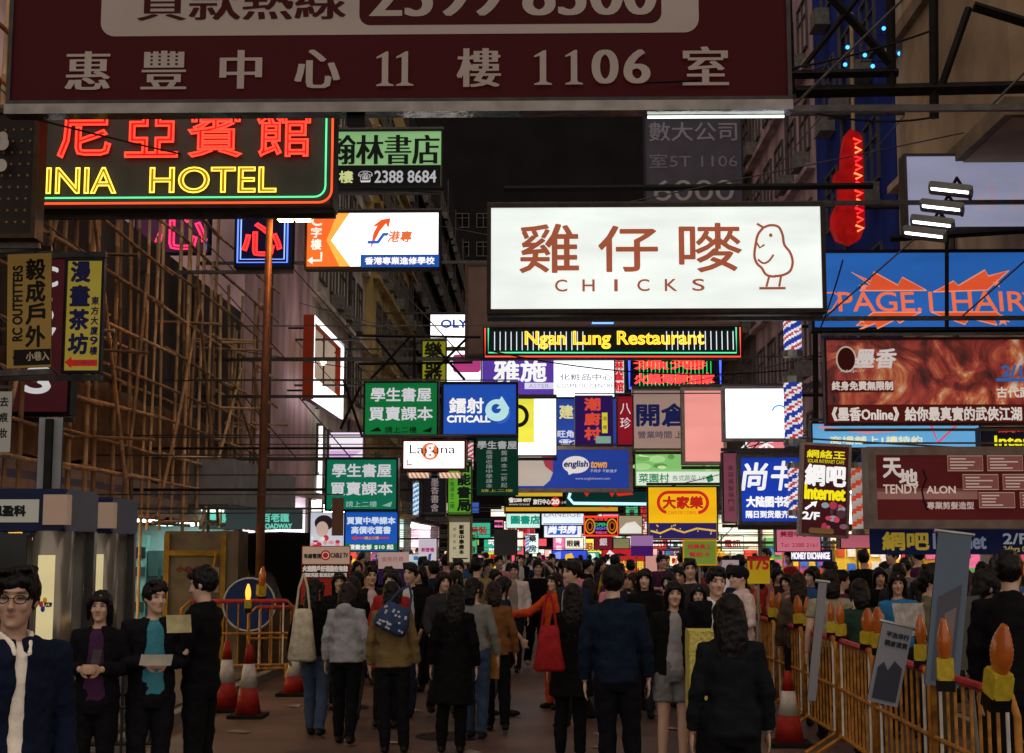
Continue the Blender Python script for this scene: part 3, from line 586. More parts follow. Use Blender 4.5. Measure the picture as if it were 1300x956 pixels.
s = simple('rose_sign', 945, 555, 997, 577, 29, 'rose lightbox with white characters below the blank lightbox', 'f0828a', .9, fw=.02); s.T('人 不', 960, 566, 14, 'ffffff', 44, .6)
s = simple('money_exchange_sign', 1003, 698, 1056, 713, 26, 'glowing violet money exchange sign', '2a1a6a', .9, fw=.02); s.T('MONEY EXCHANGE', 1029, 705.5, 8, 'ffffff', 48, .5)
s = simple('pink_notice', 985, 670, 1042, 701, 23, 'rounded pink notice with dark red address lines', 'd8788a', .7, fw=.015); s.T('美容中心', 1008, 678, 7, '8a2038', 34, .3).T('Tel: 2388 2161', 1014, 692, 5, '8a2038', 46)
s = simple('pink_notice', 1066, 678, 1112, 697, 19, 'small blank pink board under the orange barber pole', 'c86a7a', .6, fw=.015)
s = simple('cosmetics_lightbox', 610, 455, 781, 506, 30, 'purple and white cosmetics lightbox below restaurant neon sign', 'fafafc', 1.8, fw=.03, wall='L')
s.Rc(612, 457, 703, 504, '5a3aa0').T('雅施', 660, 471, 26, 'ffffff', 66, 1).Rc(666, 486, 703, 494, 'd8d8e8').T('ASTER', 684, 490, 5, '9a90c8', 26).T('化粧品中心', 744, 479, 8, '8a8a94', 66, .2).T('COSMETIC CENTRE', 743, 490, 5, '8a8a94', 72, .15)
s = simple('laser_clinic_sign', 560, 485, 658, 555, 24, 'blue lightbox with pale swirling eye emblem and white lettering', '1f50b4', .8, fw=.04)
s.T('鐳射', 592, 515, 19, 'ffffff', 43, .6).T('CITICALL', 595, 532, 8, 'ffffff', 54, .6).E(631, 521, 15, 14, 'c0ecf0').PG([(633, 509), (637, 503), (647, 519), (636, 520)], 'c0ecf0').E(630, 519, 6, 6, '1f50b4').PG([(630, 519), (636, 513), (638, 519)], 'c0ecf0').ring(634, 524, 13, 13, 2.4, '3a6ac8', -10, 100)
GRN = '0f7a3c'
def student(x0, y0, x1, y1, d, label, col, blk):
    s = simple('bookshop_board', x0, y0, x1, y1, d, label, col, .62, fw=.03, wall='L'); W, H = x1 - x0, y1 - y0; cx = (x0 + x1) / 2
    s.T('學生書屋', cx, y0 + H * .24, H * .24, 'e8e8f0', W * .8, .45).T('買賣課本', cx, y0 + H * .58, H * .24, 'e8e8f0', W * .84, .45).T('請上二樓', cx, y0 + H * .87, H * .11, blk, W * .42, .12)
    s.PG([(x0 + W * .08, y0 + H * .9), (x0 + W * .2, y0 + H * .82), (x0 + W * .25, y0 + H * .9)], blk).PG([(x1 - W * .08, y0 + H * .82), (x1 - W * .22, y0 + H * .9), (x1 - W * .1, y0 + H * .92)], blk)
student(461, 484, 557, 555, 25, 'emerald green student bookshop board beside the blue eye emblem lightbox', GRN, '0a1a10')
student(412, 581, 506, 649, 21, 'teal green student bookshop board above blue textbook board', '0f7a5a', '9ac8b8')
s = simple('textbook_board', 437, 649, 506, 701, 21.3, 'bright blue textbook board with green price strip', '1c5ac0', .8, fw=.015)
s.T('買賣中學課本', 471, 661, 9, 'dce8f8', 62, .4).T('高價收舊書', 471, 673, 9, 'dce8f8', 50, .4).Rc(450, 682, 494, 684, 'd83a2a').PG([(446, 683), (452, 680), (452, 686)], 'd83a2a').T('請上二樓', 472, 683, 4, 'e8c83a', 18).Rc(438, 690, 505, 699, '0f6a4a').T('漫畫全部', 458, 694.5, 6, 'f0f0e8', 28, .3).T('$10 起', 488, 694.5, 6, 'f0f0e8', 24, .3)
s = simple('salon_lightbox', 510, 558, 592, 597, 22, 'white rounded salon lightbox with orange disc and red frame', 'fffafa', 1.7, frame='6a2420', fw=.03)
s.E(546, 573, 11, 11, 'f0743a').T('Laguna', 549, 572, 15, '2a2030', 58).T('g', 546, 573, 16, 'ffffff', None, .8).LN([(517, 584), (517, 590), (523, 590)], 2, 'e04a3a').T('請上二樓', 551, 590, 5, '9a9aa8', 26)
s = simple('dark_calligraphy_sign', 537, 606, 566, 656, 24, 'near black vertical sign with pale brush characters', '1a1618', .6, fw=.015); s.V('墨香書舍', 552, 606, 650, 10, 'b8a8a8', 10)
s = simple('green_bookshop_sign', 568, 584, 599, 654, 23.5, 'yellow green vertical bookshop sign with bold black characters', '5aa02a', .8, fw=.015); s.V('智能書局', 589, 584, 650, 14, '101810', 16, .8).V('新舊課本二樓', 574, 604, 646, 6, '1a3010', 6)
s = simple('cream_textbook_sign', 568, 655, 599, 716, 23.3, 'cream vertical textbook sign with brown edge', 'c8bc9a', .6, frame='6a5a30', fw=.03); s.Rc(570, 656, 597, 663, '5a5648').V('新舊中學課本', 586, 666, 704, 5.5, '1a1812', 6, .3).V('歡迎參觀', 577, 668, 700, 4, '3a3424', 4).LN([(574, 709), (594, 709)], 1.6, '1a1812')
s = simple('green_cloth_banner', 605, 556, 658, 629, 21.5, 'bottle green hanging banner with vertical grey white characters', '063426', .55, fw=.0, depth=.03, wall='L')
s.T('學生書屋', 631, 565, 10, 'c8c8cc', 50, .25).V('高價收購中學課本', 621, 571, 620, 5.4, 'a8b0ac', 8, .0).V('舊課本二折起', 640, 571, 620, 6, 'a8b0ac', 8, .0).T('請上二樓', 631, 623, 3.5, 'c8b83a', 40)
s = simple('yellow_corner_lightbox', 655, 505, 707, 579, 28, 'white lightbox with yellow corner and black ring', 'fdfdf4', 1.8, fw=.02, wall='L'); s.Rc(656, 506, 678, 562, 'f0e84a').ring(658, 528, 11, 12, 5, '141414', -90, 90)
s = simple('blue_travel_sign', 706, 505, 800, 566, 30, 'deep blue sign with yellow character and telephone number', '2a48a0', .8, fw=.02, wall='L'); s.T('建', 719, 523, 17, 'e8e09a', None, .6).T('旺角', 718, 551, 9, 'd8d8e8', 20, .3).T('☎2', 721, 562, 8, 'e0e0f0', 22, .3)
s = simple('language_school_sign', 652, 566, 803, 625, 29, 'blue english school lightbox with white speech bubble and beige border', '26409a', .8, frame='a08a82', fw=.08, wall='L')
s.PG([(655, 569), (702, 569), (702, 600), (698, 610), (690, 617), (655, 617)], 'c0b0a4').PG([(684, 569), (702, 569), (702, 600), (692, 592)], 'a83a50').E(731, 590, 17, 11, 'e8e0dc').PG([(720, 597), (730, 600), (722, 603)], 'e8e0dc').T('english', 731, 590, 10, '1a2a6a', 30, .4, shear=.15).T('town', 760, 590, 8, 'f0a83a', 20, .4, shear=.15).T('不停步 不斷進步', 766, 598, 4, 'c8c8d8', 34).T('www.englishtown.com', 752, 608, 4, 'b8b8cc', 44)
s = simple('purple_restaurant_sign', 730, 502, 778, 566, 26, 'dark purple upright sign with red outlined characters and yellow tab', '2a1458', .7, frame='5a3040', fw=.025); s.V('潮廚村', 752, 504, 560, 15, 'e8503a', 19, .9).Rc(764, 524, 771, 550, 'e8d83a').V('酒樓', 767.5, 526, 548, 5, '2a2010', 5).Rc(756, 554, 775, 563, '8ab0a0')
s = simple('red_upright_sign', 783, 502, 804, 566, 27, 'crimson upright sign with white strokes', '8a1424', .8, fw=.02); s.V('八珍', 794, 510, 546, 14, 'f0e8e8', 13)
s = simple('neon_hotpot_sign', 795, 455, 918, 497, 35, 'neon seafood sign with red characters on green bars inside blue border', '0a1820', 0, fw=.02)
for x in range(812, 905, 5): s.N([(x, 459), (x, 490)], '30e070', .012, 1)
s.NT('火鍋海鮮酒家', 856, 481, 13, 'ff3a3a', 100, .014, 2.2, 'c01010', .8).NT('漁港', 850, 463, 12, 'ff3a3a', 90, .014, 2.2, 'c01010', .8).N([(799, 457), (799, 493), (914, 493), (914, 457)], '4a60ff', .03, 2)
s = simple('neon_upright_sign', 778, 455, 792, 499, 33, 'narrow upright sign of red neon characters', 'e8e0e4', .8, fw=.0); s.V('麻雀館', 785, 456, 498, 12, 'e02020', 12, .5)
s = simple('travel_centre_sign', 640, 622, 786, 652, 36, 'black travel centre sign with yellow strips and red disc', '100c0a', .8, fw=.02, wall='L')
s.Rc(655, 623, 714, 630, 'e0b82a').Rc(642, 644, 784, 649, 'd8a020').T('☎2388 4977', 660, 635, 6, 'f0e8d8', 28, .3).T('www.travel', 659, 640, 3, 'd8d0c0', 26).T('旅行中心', 688, 637, 6.5, 'e8e0d8', 22, .3).E(705, 637, 6, 6, 'd83a2a').T('20', 705, 637, 6, 'ffffff', 9, .4).T('小時', 716, 638, 4, 'e0d8d0', 8).PG([(722, 642), (730, 638), (765, 638), (770, 645), (775, 638), (785, 642)], 'c8281e')
s = simple('teal_neon_sign', 719, 624, 822, 643, 34, 'dark teal sign with pale blue neon edge and red drops', '0c3a34', .5, fw=.0, wall='R'); s.N([(724, 626), (722, 632), (728, 639), (820, 640)], 'b8e8ff', .035, 1.4)
for x in (745, 777): s.PG([(x - 4, 625), (x + 4, 625), (x, 631)], 'ff3a2a')
s.PG([(782, 626), (802, 625), (804, 628), (784, 630)], 'ff3a2a')
s = simple('teal_bookshop_lightbox', 642, 651, 686, 671, 40, 'small pale mint lightbox with teal characters', 'c8ece0', 1, fw=.02, wall='L'); s.T('圖書店', 667, 660, 10, '14907a', 36, .6)
s = simple('skincare_lightbox', 687, 648, 742, 667, 42, 'pale blue white lightbox with thin grey capitals', 'e0e8f4', 1.05, fw=.02, wall='R'); s.T('LANEIGE', 714, 653, 6, '8a94a4', 46)
s = simple('publisher_lightbox', 690, 667, 739, 683, 41.5, 'white lightbox with blue plaque and three white brush characters', 'eef0f8', 1, fw=.02, wall='R'); s.Rc(695, 666, 733, 679, '2a5ac8', 2).T('尚书房', 714, 672, 10, 'ffffff', 34, .6, shear=.15)
s = simple('sunflower_neon_sign', 741, 655, 785, 681, 38, 'multicoloured neon panel with two yellow flower rings', '140a14', .5, fw=.02)
for x in (749, 777):
    s.ring(x, 668, 6, 9, 2, 'ffb020').ring(x, 668, 3, 5, 1.6, 'e07020')
s.T('夜總會', 763, 659, 4, 'ff4a3a', 18, .3).T('OPEN', 763, 666, 4, '40e0a0', 16, .3).T('NIGHT', 763, 671, 3, '8080ff', 16, .3).T('卡拉OK', 763, 676, 3.4, 'ff60a0', 16, .3)
for pts, c in (([(742, 656), (784, 656), (784, 680), (742, 680)], 'ff3a2a'),): s.N(pts, c, .03, 1.6, closed=True)
s = simple('photo_lightbox', 785, 654, 816, 680, 39, 'tan framed lightbox with a pale blank picture', 'a89878', .8, fw=.02); s.PG([(787, 672), (795, 664), (806, 662), (814, 670), (814, 677), (787, 677)], 'f0ece4')
s = simple('maroon_tea_sign', 754, 681, 778, 698, 37, 'small maroon square sign with one white character', '7a1c30', .7, fw=.02); s.T('銀', 766, 688, 9, 'e0d0d0', None, .4)
s = simple('khaki_poster', 778, 683, 800, 697, 38.5, 'small khaki poster beside the maroon square sign', '9a9468', .6, fw=.02)
s = simple('red_food_sign', 764, 696, 802, 722, 40, 'red fast food sign with plain white patch', 'c02028', .9, fw=.02); s.PG([(770, 722), (768, 706), (774, 698), (781, 704), (786, 714), (790, 722)], 'f0e4e0')
s = simple('grey_street_sign', 627, 672, 657, 705, 30, 'plain dark grey metal sign back on a post', '4a4a48', 0, fw=0, depth=.04, wall=None); pole_to_ground(s)
s = simple('screen_shopfront', 700, 698, 746, 722, 44, 'blue video screen shopfront with yellow figures', '3a50d8', 1, fw=.03, wall='R'); s.PG([(718, 704), (726, 702), (732, 716), (716, 716)], 'f0c040').PG([(704, 702), (712, 700), (712, 712), (702, 712)], '8aa0f8')
s = simple('camera_lightbox', 545, 398, 605, 442, 60, 'white camera shop lightbox with blue capitals behind dark tenement', 'ffffff', 1.9, fw=.05, wall='L'); s.T('OLYMPUS', 598, 411, 10, '2a50b0', 76, .6).Rc(570, 440, 604, 441, 'e8d83a')
s = simple('magenta_lightbox', 562, 444, 612, 486, 50, 'white lightbox with rounded magenta block', 'f4f4f8', 1.8, fw=.04, wall='L'); s.Rc(575, 450, 610, 473, 'b03a7a', 4)
s = simple('yellow_music_sign', 535, 432, 567, 486, 40, 'yellow vertical sign with black music character', '8a8a1a', .7, fw=.03); s.V('樂器', 550, 432, 486, 22, '14140a', 22, .8)
s = simple('dim_company_sign', 818, 146, 942, 258, 30, 'unlit lilac grey company sign with faint outlined characters', '4a4650', 0, frame='2a2830', fw=.03, wall='R')
s.T('數大公司', 880, 167, 24, '8a8690', 110, .3).T('室5T 1106', 880, 204, 18, '7a7680', 110).T('6000', 880, 242, 26, '9a9490', 100)

# ================================================================ left side boards and banners
s = simple('maroon_lit_sign', 8, 325, 97, 527, 17.5, 'maroon upright shop sign with glowing white letters behind cloth banners', '4a1c20', .5, fw=.04, wall='L')
for t, yy in (('5', 395), ('S', 483), ('.', 440)): s.T(t, 50, yy, 32 if t != '.' else 8, 'ffffff', 34 if t != '.' else 8, 1.5)
for t, yy in (('C', 352), ('y', 430)): s.T(t, 62, yy, 24, 'ffffff', 20, 1.2)
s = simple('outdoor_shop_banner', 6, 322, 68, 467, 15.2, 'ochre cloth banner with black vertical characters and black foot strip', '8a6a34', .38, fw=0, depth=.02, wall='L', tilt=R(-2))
s.V('毅成戶外', 46, 328, 442, 26, '14100c', 26, 1).T('RC OUTFITTERS', 21, 385, 12, '14100c', 106, .6, rot=R(90)).Rc(16, 444, 68, 464, '14100c').T('小巷入', 50, 453, 11, '9a8a6a', 32, .3).LN([(24, 446), (16, 454), (24, 462)], 3, '14100c')
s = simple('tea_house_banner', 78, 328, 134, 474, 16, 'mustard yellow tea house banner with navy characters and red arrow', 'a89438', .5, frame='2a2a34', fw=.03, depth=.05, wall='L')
s.V('漫畫茶坊', 100, 330, 452, 25, '1e1c3a', 26, 1.2).V('東方大廈9樓', 122, 376, 452, 10, '1e1c3a', 10, .4).PG([(82, 460), (92, 453), (92, 457), (128, 457), (128, 465), (92, 465), (92, 468)], 'b82a20').T('小巷內', 110, 461, 5, '5a2a4a', 26)
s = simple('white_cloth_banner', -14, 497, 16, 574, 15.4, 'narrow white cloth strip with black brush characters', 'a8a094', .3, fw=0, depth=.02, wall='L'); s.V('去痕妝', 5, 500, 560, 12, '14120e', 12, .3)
s = simple('street_sign', 46, 530, 80, 626, 12.5, 'grey back of a road sign on a galvanised post', '7a7d80', 0, fw=0, depth=.03, wall=None); pole_to_ground(s, .04, '6a6d70')
bm = bmesh.new(); box(bm, (-.03, -.06, -.32), (.03, -.005, .32)); part('channel', bm, DARKM, s.o)
s = simple('electronics_sign', 252, 646, 384, 672, 28.3, 'teal lit electronics shop name under the grey canopy', '3a4644', .6, fw=0, depth=.05, wall=None)
s.T('電器', 276, 658, 10, '7af0d8', 22, .4).T('百老匯', 350, 657, 11, '7af0d8', 34, .5).T('BROADWAY', 350, 668, 6, '7af0d8', 42, .4)
s = simple('beauty_poster', 393, 650, 438, 700, 21.8, 'pale poster with dark hair shape and red blossoms beside blue board', 'd8dce8', .7, fw=.01, wall='L'); s.E(411, 664, 12, 10, '2a2028').E(409, 672, 8, 10, 'd8b8a8')
for k in range(12): s.E(random.uniform(396, 434), random.uniform(682, 697), random.uniform(1.5, 4), random.uniform(1.5, 4), random.choice(('c83a4a', 'f4f0f0', 'e8a0a8')), 'print')
s = simple('timber_board', 421, 632, 436, 680, 20.8, 'narrow weathered brown timber board', '6a4a3a', 0, fw=0, depth=.04, wall='L')
s = simple('white_lit_panel', 393, 540, 411, 692, 44.5, 'tall plain white glowing panel beside the teal green bookshop board', 'fff6f4', 1.6, fw=.02, wall='L')
s = simple('lilac_lightbox', 411, 548, 462, 640, 47, 'lilac and white lightbox behind the teal green bookshop board', 'd0a8d8', 1.1, fw=.02, wall='L'); s.Rc(413, 550, 460, 572, 'f8f0fa').PG([(424, 640), (432, 590), (460, 572), (460, 640)], 'f4ecf4')
# ---------------------------------------------------------------- white box sign with red recess on pink building
bo = root('box_sign', (-7, 41.5, 0), 'glowing white box sign with deep red window recess on pink building', 'sign')
zt, zb = 8.3, 5.95
bm = bmesh.new(); box(bm, (.5, -3.0, zb), (.8, -2.96, zt)); part('end_panel', bm, mat('a83a1c', .5, 0, 0, .2, 3), bo)
bm = bmesh.new(); X = .8
Y0, Y1, Z0, Z1, XB = -2.8, 2.7, zb + .62, zt - .13, .56
for a, b in (((X - .06, -2.95, zb), (X, Y0, zt)), ((X - .06, Y1, zb), (X, 3, zt)), ((X - .06, Y0, Z1), (X, Y1, zt)), ((X - .06, Y0, zb), (X, Y1, Z0))): box(bm, a, b)
part('light_frame', bm, lit('fbfcff', 1.7), bo)
bm = bmesh.new(); F = X - .07
for q in (((XB, Y1, Z0), (F, Y1, Z0), (F, Y1, Z1), (XB, Y1, Z1)), ((XB, Y0, Z0), (F, Y0, Z0), (F, Y0, Z1), (XB, Y0, Z1)), ((XB, Y0, Z0), (XB, Y1, Z0), (F, Y1, Z0), (F, Y0, Z0)), ((XB, Y0, Z1), (XB, Y1, Z1), (F, Y1, Z1), (F, Y0, Z1))): quad(bm, *q)
part('recess', bm, mat('c0401c', .5), bo)
bm = bmesh.new(); quad(bm, (XB + .01, Y0, Z0), (XB + .01, Y1, Z0), (XB + .01, Y1, Z1), (XB + .01, Y0, Z1)); part('picture', bm, lit('b09a84', .7), bo)
bm = bmesh.new(); box(bm, (XB + .015, .1, Z0), (XB + .05, .22, Z1)); part('mullion', bm, mat('4a3428', .5), bo)
bm = bmesh.new(); box(bm, (.52, -2.94, zb + .02), (X - .07, 2.98, zb + .06)); part('casing', bm, mat('6a2a18', .5), bo)
for yy in (-2.5, 0, 2.5):
    for zz in (zb + .3, zt - .3): bm = bmesh.new(); tube(bm, [(.0, yy, zz), (.6, yy, zz)], .03, 6); part('wall_arm', bm, DARKM, bo)
bm = bmesh.new(); ball(bm, (XB + .12, -.5, zb + 1.35), .09); part('lamp', bm, lit('fff0d0', 4), bo)
# ---------------------------------------------------------------- right side: spotlights and billboard, red neon, blue lights
s = simple('lilac_billboard', 1150, 194, 1420, 292, 20.8, 'washed out lilac billboard glowing beside a row of spotlights', '9a9cb8', .7, frame='4a4440', fw=.04, depth=.3, wall='R')  # glow put into the face itself in place of the spotlights' light
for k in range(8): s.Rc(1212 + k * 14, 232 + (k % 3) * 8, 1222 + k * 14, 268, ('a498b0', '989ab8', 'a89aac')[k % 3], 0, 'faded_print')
for i, (x, yy) in enumerate(((1207, 240), (1196, 262), (1184, 282), (1174, 296))):
    q = P(x, yy, 18.5); g = root('spotlight', q, 'slim grey floodlight on a bent arm beside lilac billboard', 'floodlight', 'floodlights lighting the lilac billboard'); g.rotation_euler = (R(-15), R(12), R(-22))
    bm = bmesh.new(); box(bm, (-.28, -.1, -.05), (.28, .12, .04)); bmesh.ops.bevel(bm, geom=bm.edges[:], offset=.02, segments=2); part('housing', bm, mat('6a6864', .5, .3), g)
    bm = bmesh.new(); box(bm, (-.24, -.085, -.062), (.24, -.03, -.052)); part('lens', bm, lit('f4f8ff', 8), g)
    bm = bmesh.new(); tube(bm, [(0, .05, .04), (.02, .15, .25), (.1, 1.2, .5)], .025, 6); part('arm', bm, DARKM, g)
rn = P(1080, 232, 29); g = root('red_neon_sign', rn, 'tall guitar shaped sign glowing red beside the blue glazed building', 'sign')
def outl(pts, t):
    bm = bmesh.new(); A = [bm.verts.new((x, 0, z)) for x, z in pts]; B = [bm.verts.new((x, t, z)) for x, z in pts]; n = len(pts)
    bm.faces.new(A); bm.faces.new(B[::-1])
    for i in range(n): bm.faces.new((A[i], A[(i + 1) % n], B[(i + 1) % n], B[i]))
    return bm
k = 29 / FPX
part('red_panel', outl([(x * k, -z * k) for x, z in ((-4, -66), (2, -72), (14, -66), (17, -60), (17, 58), (10, 74), (-2, 80), (-18, 74), (-25, 58), (-24, 40), (-15, 24), (-14, 6), (-20, -2), (-19, -14), (-11, -18), (-9, -44))], .3), mat('c01414', .4, 0, .45, .6, 4, .3, True, 9), g)
for j in range(11):
    zz = 58 - j * 11.5; bm = bmesh.new(); tube(bm, [((4 + (j % 2) * 2) * k, -.06, zz * k), (14 * k, -.06, (zz - 4) * k), (6 * k, -.06, (zz - 8) * k)], .022, 6); part('neon_tube', bm, lit(('ff3a2a', 'ff7a4a', 'ff2030')[j % 3], 2.4), g)
bm = bmesh.new(); tube(bm, [(6 * k, .05, 66 * k), (8 * k, .05, 230 * k)], .04, 6); part('mast', bm, mat('a08a60', .5), g)
bm = bmesh.new(); tube(bm, [(0, .2, -.5), (2.5, .3, -.45)], .03, 6); part('support_beam', bm, DARKM, g)
for i, (x, yy) in enumerate(((1076, 60), (1098, 70), (1142, 68), (1108, 84), (1073, 82), (1122, 36))):
    q = P(x, yy, 30.5); g = root('blue_lamp', q, 'tiny blue lamp on the dark blue glazed building', 'lamp', 'tiny blue lamps on glazed building')
    bm = bmesh.new(); ball(bm, (0, 0, 0), .045); part('bulb', bm, lit('40a0ff', 3), g); bm = bmesh.new(); tube(bm, [(0, .02, 0), (0, .4, 0), (max(.05, WR - q.x), .45, 0)], .012, 5); part('stem', bm, DARKM, g)
# beam gantry in the upper right corner
def beam(a, b, d1, d2, r=.06, name='steel_beam', o=None):
    p, q = P(*a, d1), P(*b, d2); bm = bmesh.new(); tube(bm, [p - o.location, q - o.location], r, 4); part(name, bm, DARKM, o)
g = root('sign_gantry', (5, 14.5, 7), 'dark steel beam gantry propping the huge maroon signboard', 'gantry')
for a, b, r in (((1000, 95), (1140, 92), .05), ((1010, 117), (1330, 110), .07), ((1040, -20), (1130, 80), .05), ((1230, 10), (1195, 110), .04), ((1236, 8), (1340, 40), .06), ((1130, -30), (1132, 120), .05), ((1185, -30), (1186, 150), .05), ((1000, -20), (1005, 120), .04), ((1020, 85), (1095, -10), .03)): beam(a, b, 14.5, 14.5, r, 'steel_beam', g)
g = root('sign_gantry', (4, 21, 5), 'black steel rails carrying the banner below blue salon lightbox', 'gantry')
for a, b, r in (((1030, 421), (1340, 418), .03), ((1035, 421), (1036, 556), .04), ((1036, 553), (1340, 545), .03), ((1202, 300), (1202, 420), .03), ((1130, 303), (1340, 290), .05), ((640, 240), (1108, 236), .05)): beam(a, b, 20.6, 20.6, r, 'steel_rail', g)
g = root('sign_gantry', (-3, 26, 5), 'open steel lattice of the green and blue sign boards', 'gantry')
for a, b in (((452, 426), (610, 428)), ((455, 462), (600, 460)), ((470, 482), (520, 428)), ((520, 482), (478, 430)), ((526, 426), (526, 484)), ((540, 482), (592, 430)), ((590, 482), (552, 440)), ((436, 482), (460, 555)), ((432, 545), (458, 490))): beam(a, b, 26.5, 26.5, .025, 'steel_bar', g)
# barber poles
def stripe_pole(name, x0, y0, x1, y1, d, label, cols, horiz=False, stars=False, group=None):
    a, b = P(x0, y1, d), P(x1, y0, d); c = (a + b) / 2; L = (b.x - a.x) if horiz else (b.z - a.z); r = ((b.z - a.z) if horiz else (b.x - a.x)) / 2
    o = root(name, (c.x, d, c.z), label, 'barber pole', group)
    bm = bmesh.new(); n = 20; nz = 24; g = [[bm.verts.new((r * math.cos(2 * math.pi * i / n), r * math.sin(2 * math.pi * i / n), -L / 2 + L * j / nz)) for i in range(n)] for j in range(nz + 1)]
    nb = len(cols)
    for j in range(nz):
        for i in range(n):
            f = bm.faces.new((g[j][i], g[j][(i + 1) % n], g[j + 1][(i + 1) % n], g[j + 1][i]))
            ph = (j / nz * L / (r * 3.2) - i / n) * 2
            f.material_index = int((ph % 1) * nb) % nb
    part('striped_cylinder', bm, [lit(c2, .75) for c2 in cols], o, True)
    for z in (-L / 2 - r * .3, L / 2 + r * .3):
        bm = bmesh.new(); tube(bm, [(0, 0, z - r * .35), (0, 0, z + r * .35)], r * 1.12, 14); part('end_cap', bm, GALV, o)
    if stars:
        for q in range(9):
            bm = bmesh.new(); t = -L / 2 + L * (q + .5) / 9; an = -math.pi / 2 + (q % 3 - 1) * .5; rr = r * .17; cx, cz = r * math.cos(an), t
            bm.faces.new([bm.verts.new((cx + (rr if m_ % 2 == 0 else rr * .4) * math.sin(R(m_ * 36)), r * math.sin(an) - .012, cz + (rr if m_ % 2 == 0 else rr * .4) * math.cos(R(m_ * 36)))) for m_ in range(10)]); part('star', bm, lit('f8f8ff', .9, False), o)
    wx = (WR if c.x > .6 else WL) - c.x
    if horiz: o.rotation_euler.y = R(90)
    else:
        bm = bmesh.new(); tube(bm, [(0, r + .03, L * .3), (wx, r + .03, L * .3)], .025, 6); part('support_beam', bm, DARKM, o)
US = ['2a3ca8', '2a3ca8', 'f0eef0', 'd04048', 'f0eef0']
stripe_pole('barber_pole', 995, 404, 1017, 446, 22, 'starred barber pole hung beside the long white lightbox', US, stars=True)
stripe_pole('barber_pole', 996, 486, 1018, 558, 22, 'starred barber pole below another, next to blank lightbox', US, stars=True)
stripe_pole('barber_pole', 1001, 594, 1020, 648, 21.5, 'lowest starred barber pole in front of royal blue bookshop lightbox', US, stars=True)
stripe_pole('barber_pole', 1082, 594, 1100, 672, 17.5, 'orange and grey striped barber pole with brown ends', ['c8442a', 'a89c94', 'b0a49c'])
stripe_pole('barber_pole', 519, 600, 545, 607, 22, 'short orange striped barber pole lying under the salon lightbox', ['e88a3a', 'f0e8e0'], True, group='flat barber poles under salon lightbox')
stripe_pole('barber_pole', 558, 600, 585, 607, 22, 'short orange striped barber pole lying under the salon lightbox', ['e88a3a', 'f0e8e0'], True, group='flat barber poles under salon lightbox')
stripe_pole('barber_pole', 524, 613, 532, 654, 23, 'slim upright barber pole with sky blue stripes', ['3a9ae0', 'f0f4f8'])
stripe_pole('barber_pole', 594, 562, 601, 594, 24, 'small red striped barber pole between salon lightbox and green banner', ['c83a4a', 'e8dce0'])
stripe_pole('barber_pole', 667, 680, 672, 700, 34, 'tiny distant white and blue barber pole', ['e8f0f8', '5a80d8'])
# more small far signs, high in the gaps
random.seed(5)
nm = {'e070a0': 'rose', 'f080b0': 'pink', 'c8c040': 'olive yellow', 'e8b0a0': 'peach', '3050a0': 'navy', 'f0d0a0': 'apricot', '30a080': 'jade', 'd8f0e8': 'icy white', 'f0e8d0': 'ivory', 'f0e060': 'lemon', 'c03a30': 'brick red', 'e8e4d0': 'bone white', 'e05060': 'coral', '40a070': 'leaf green'}
far = [(576, 716, 40, 14, 'e070a0'), (610, 712, 26, 14, 'f080b0'), (632, 716, 20, 12, 'c8c040'), (820, 705, 30, 18, 'e8b0a0'), (838, 690, 20, 14, '3050a0'), (860, 712, 26, 14, 'f0d0a0'), (655, 690, 14, 20, '30a080'), (676, 690, 16, 26, 'd8f0e8'), (930, 690, 28, 20, 'f0e8d0'), (955, 700, 24, 18, 'f0e060'), (900, 705, 18, 16, 'c03a30'), (728, 690, 26, 16, 'e8e4d0'), (690, 712, 14, 16, 'e05060'), (600, 690, 12, 30, '40a070')]
far += [(x + random.uniform(-8, 8), yy + random.uniform(-6, 6), random.choice((16, 22, 30, 12)), random.choice((10, 14, 20, 26)), c) for yy in (648, 668, 688, 706) for x, c in zip(range(575, 900, 26), random.sample(list(nm), 13))]
for x, yy, w_, h_, c in far:
    dd = random.uniform(46, 80); s = simple('shop_sign', x - w_ / 2, yy - h_ / 2, x + w_ / 2, yy + h_ / 2, dd, f'small distant {nm[c]} shop sign low over the crowd', c, 1.2, fw=.02, group=f'distant {nm[c]} shop signs')
    t = random.choice(('時裝', '電訊', '眼鏡', '藥房', '珠寶', '影音'))
    if w_ > h_: s.T(t, x, yy, h_ * .5, random.choice(('ffffff', '301020', 'a01020')), None, .3)
    else: s.V(t, x, yy - h_ / 2, yy + h_ / 2, min(w_, h_ / 2) * .7, random.choice(('ffffff', '301020')), None, .3)
# overhead cables
def cable(name, a, b, sag, label):
    bm = bmesh.new(); p, q = P(*a), P(*b); tube(bm, [p.lerp(q, t / 14) - Vector((0, 0, sag * 4 * (t / 14) * (1 - t / 14))) for t in range(15)], .012, 5); o = part(name, bm, BLACK); tag(o, label, 'cable', None)
cable('cable', (40, 150, 14.2), (560, 245, 25.8), .15, 'thin black cable running from dotted panel to green bookshop lightbox')
cable('cable', (820, 105, 12.8), (1180, 40, 14), .12, 'thin black cable crossing the right end of maroon signboard')
cable('cable', (1000, 135, 13.2), (1190, 148, 16), .1, 'cable running from maroon signboard corner to beige building')
cable('cable', (620, 445, 23), (1000, 470, 24), .2, 'slack black cable between cosmetics lightbox and barber poles')
cable('cable', (1070, 330, 19.5), (1040, 420, 19.5), .05, 'short wire hanging across the blue salon lightbox')
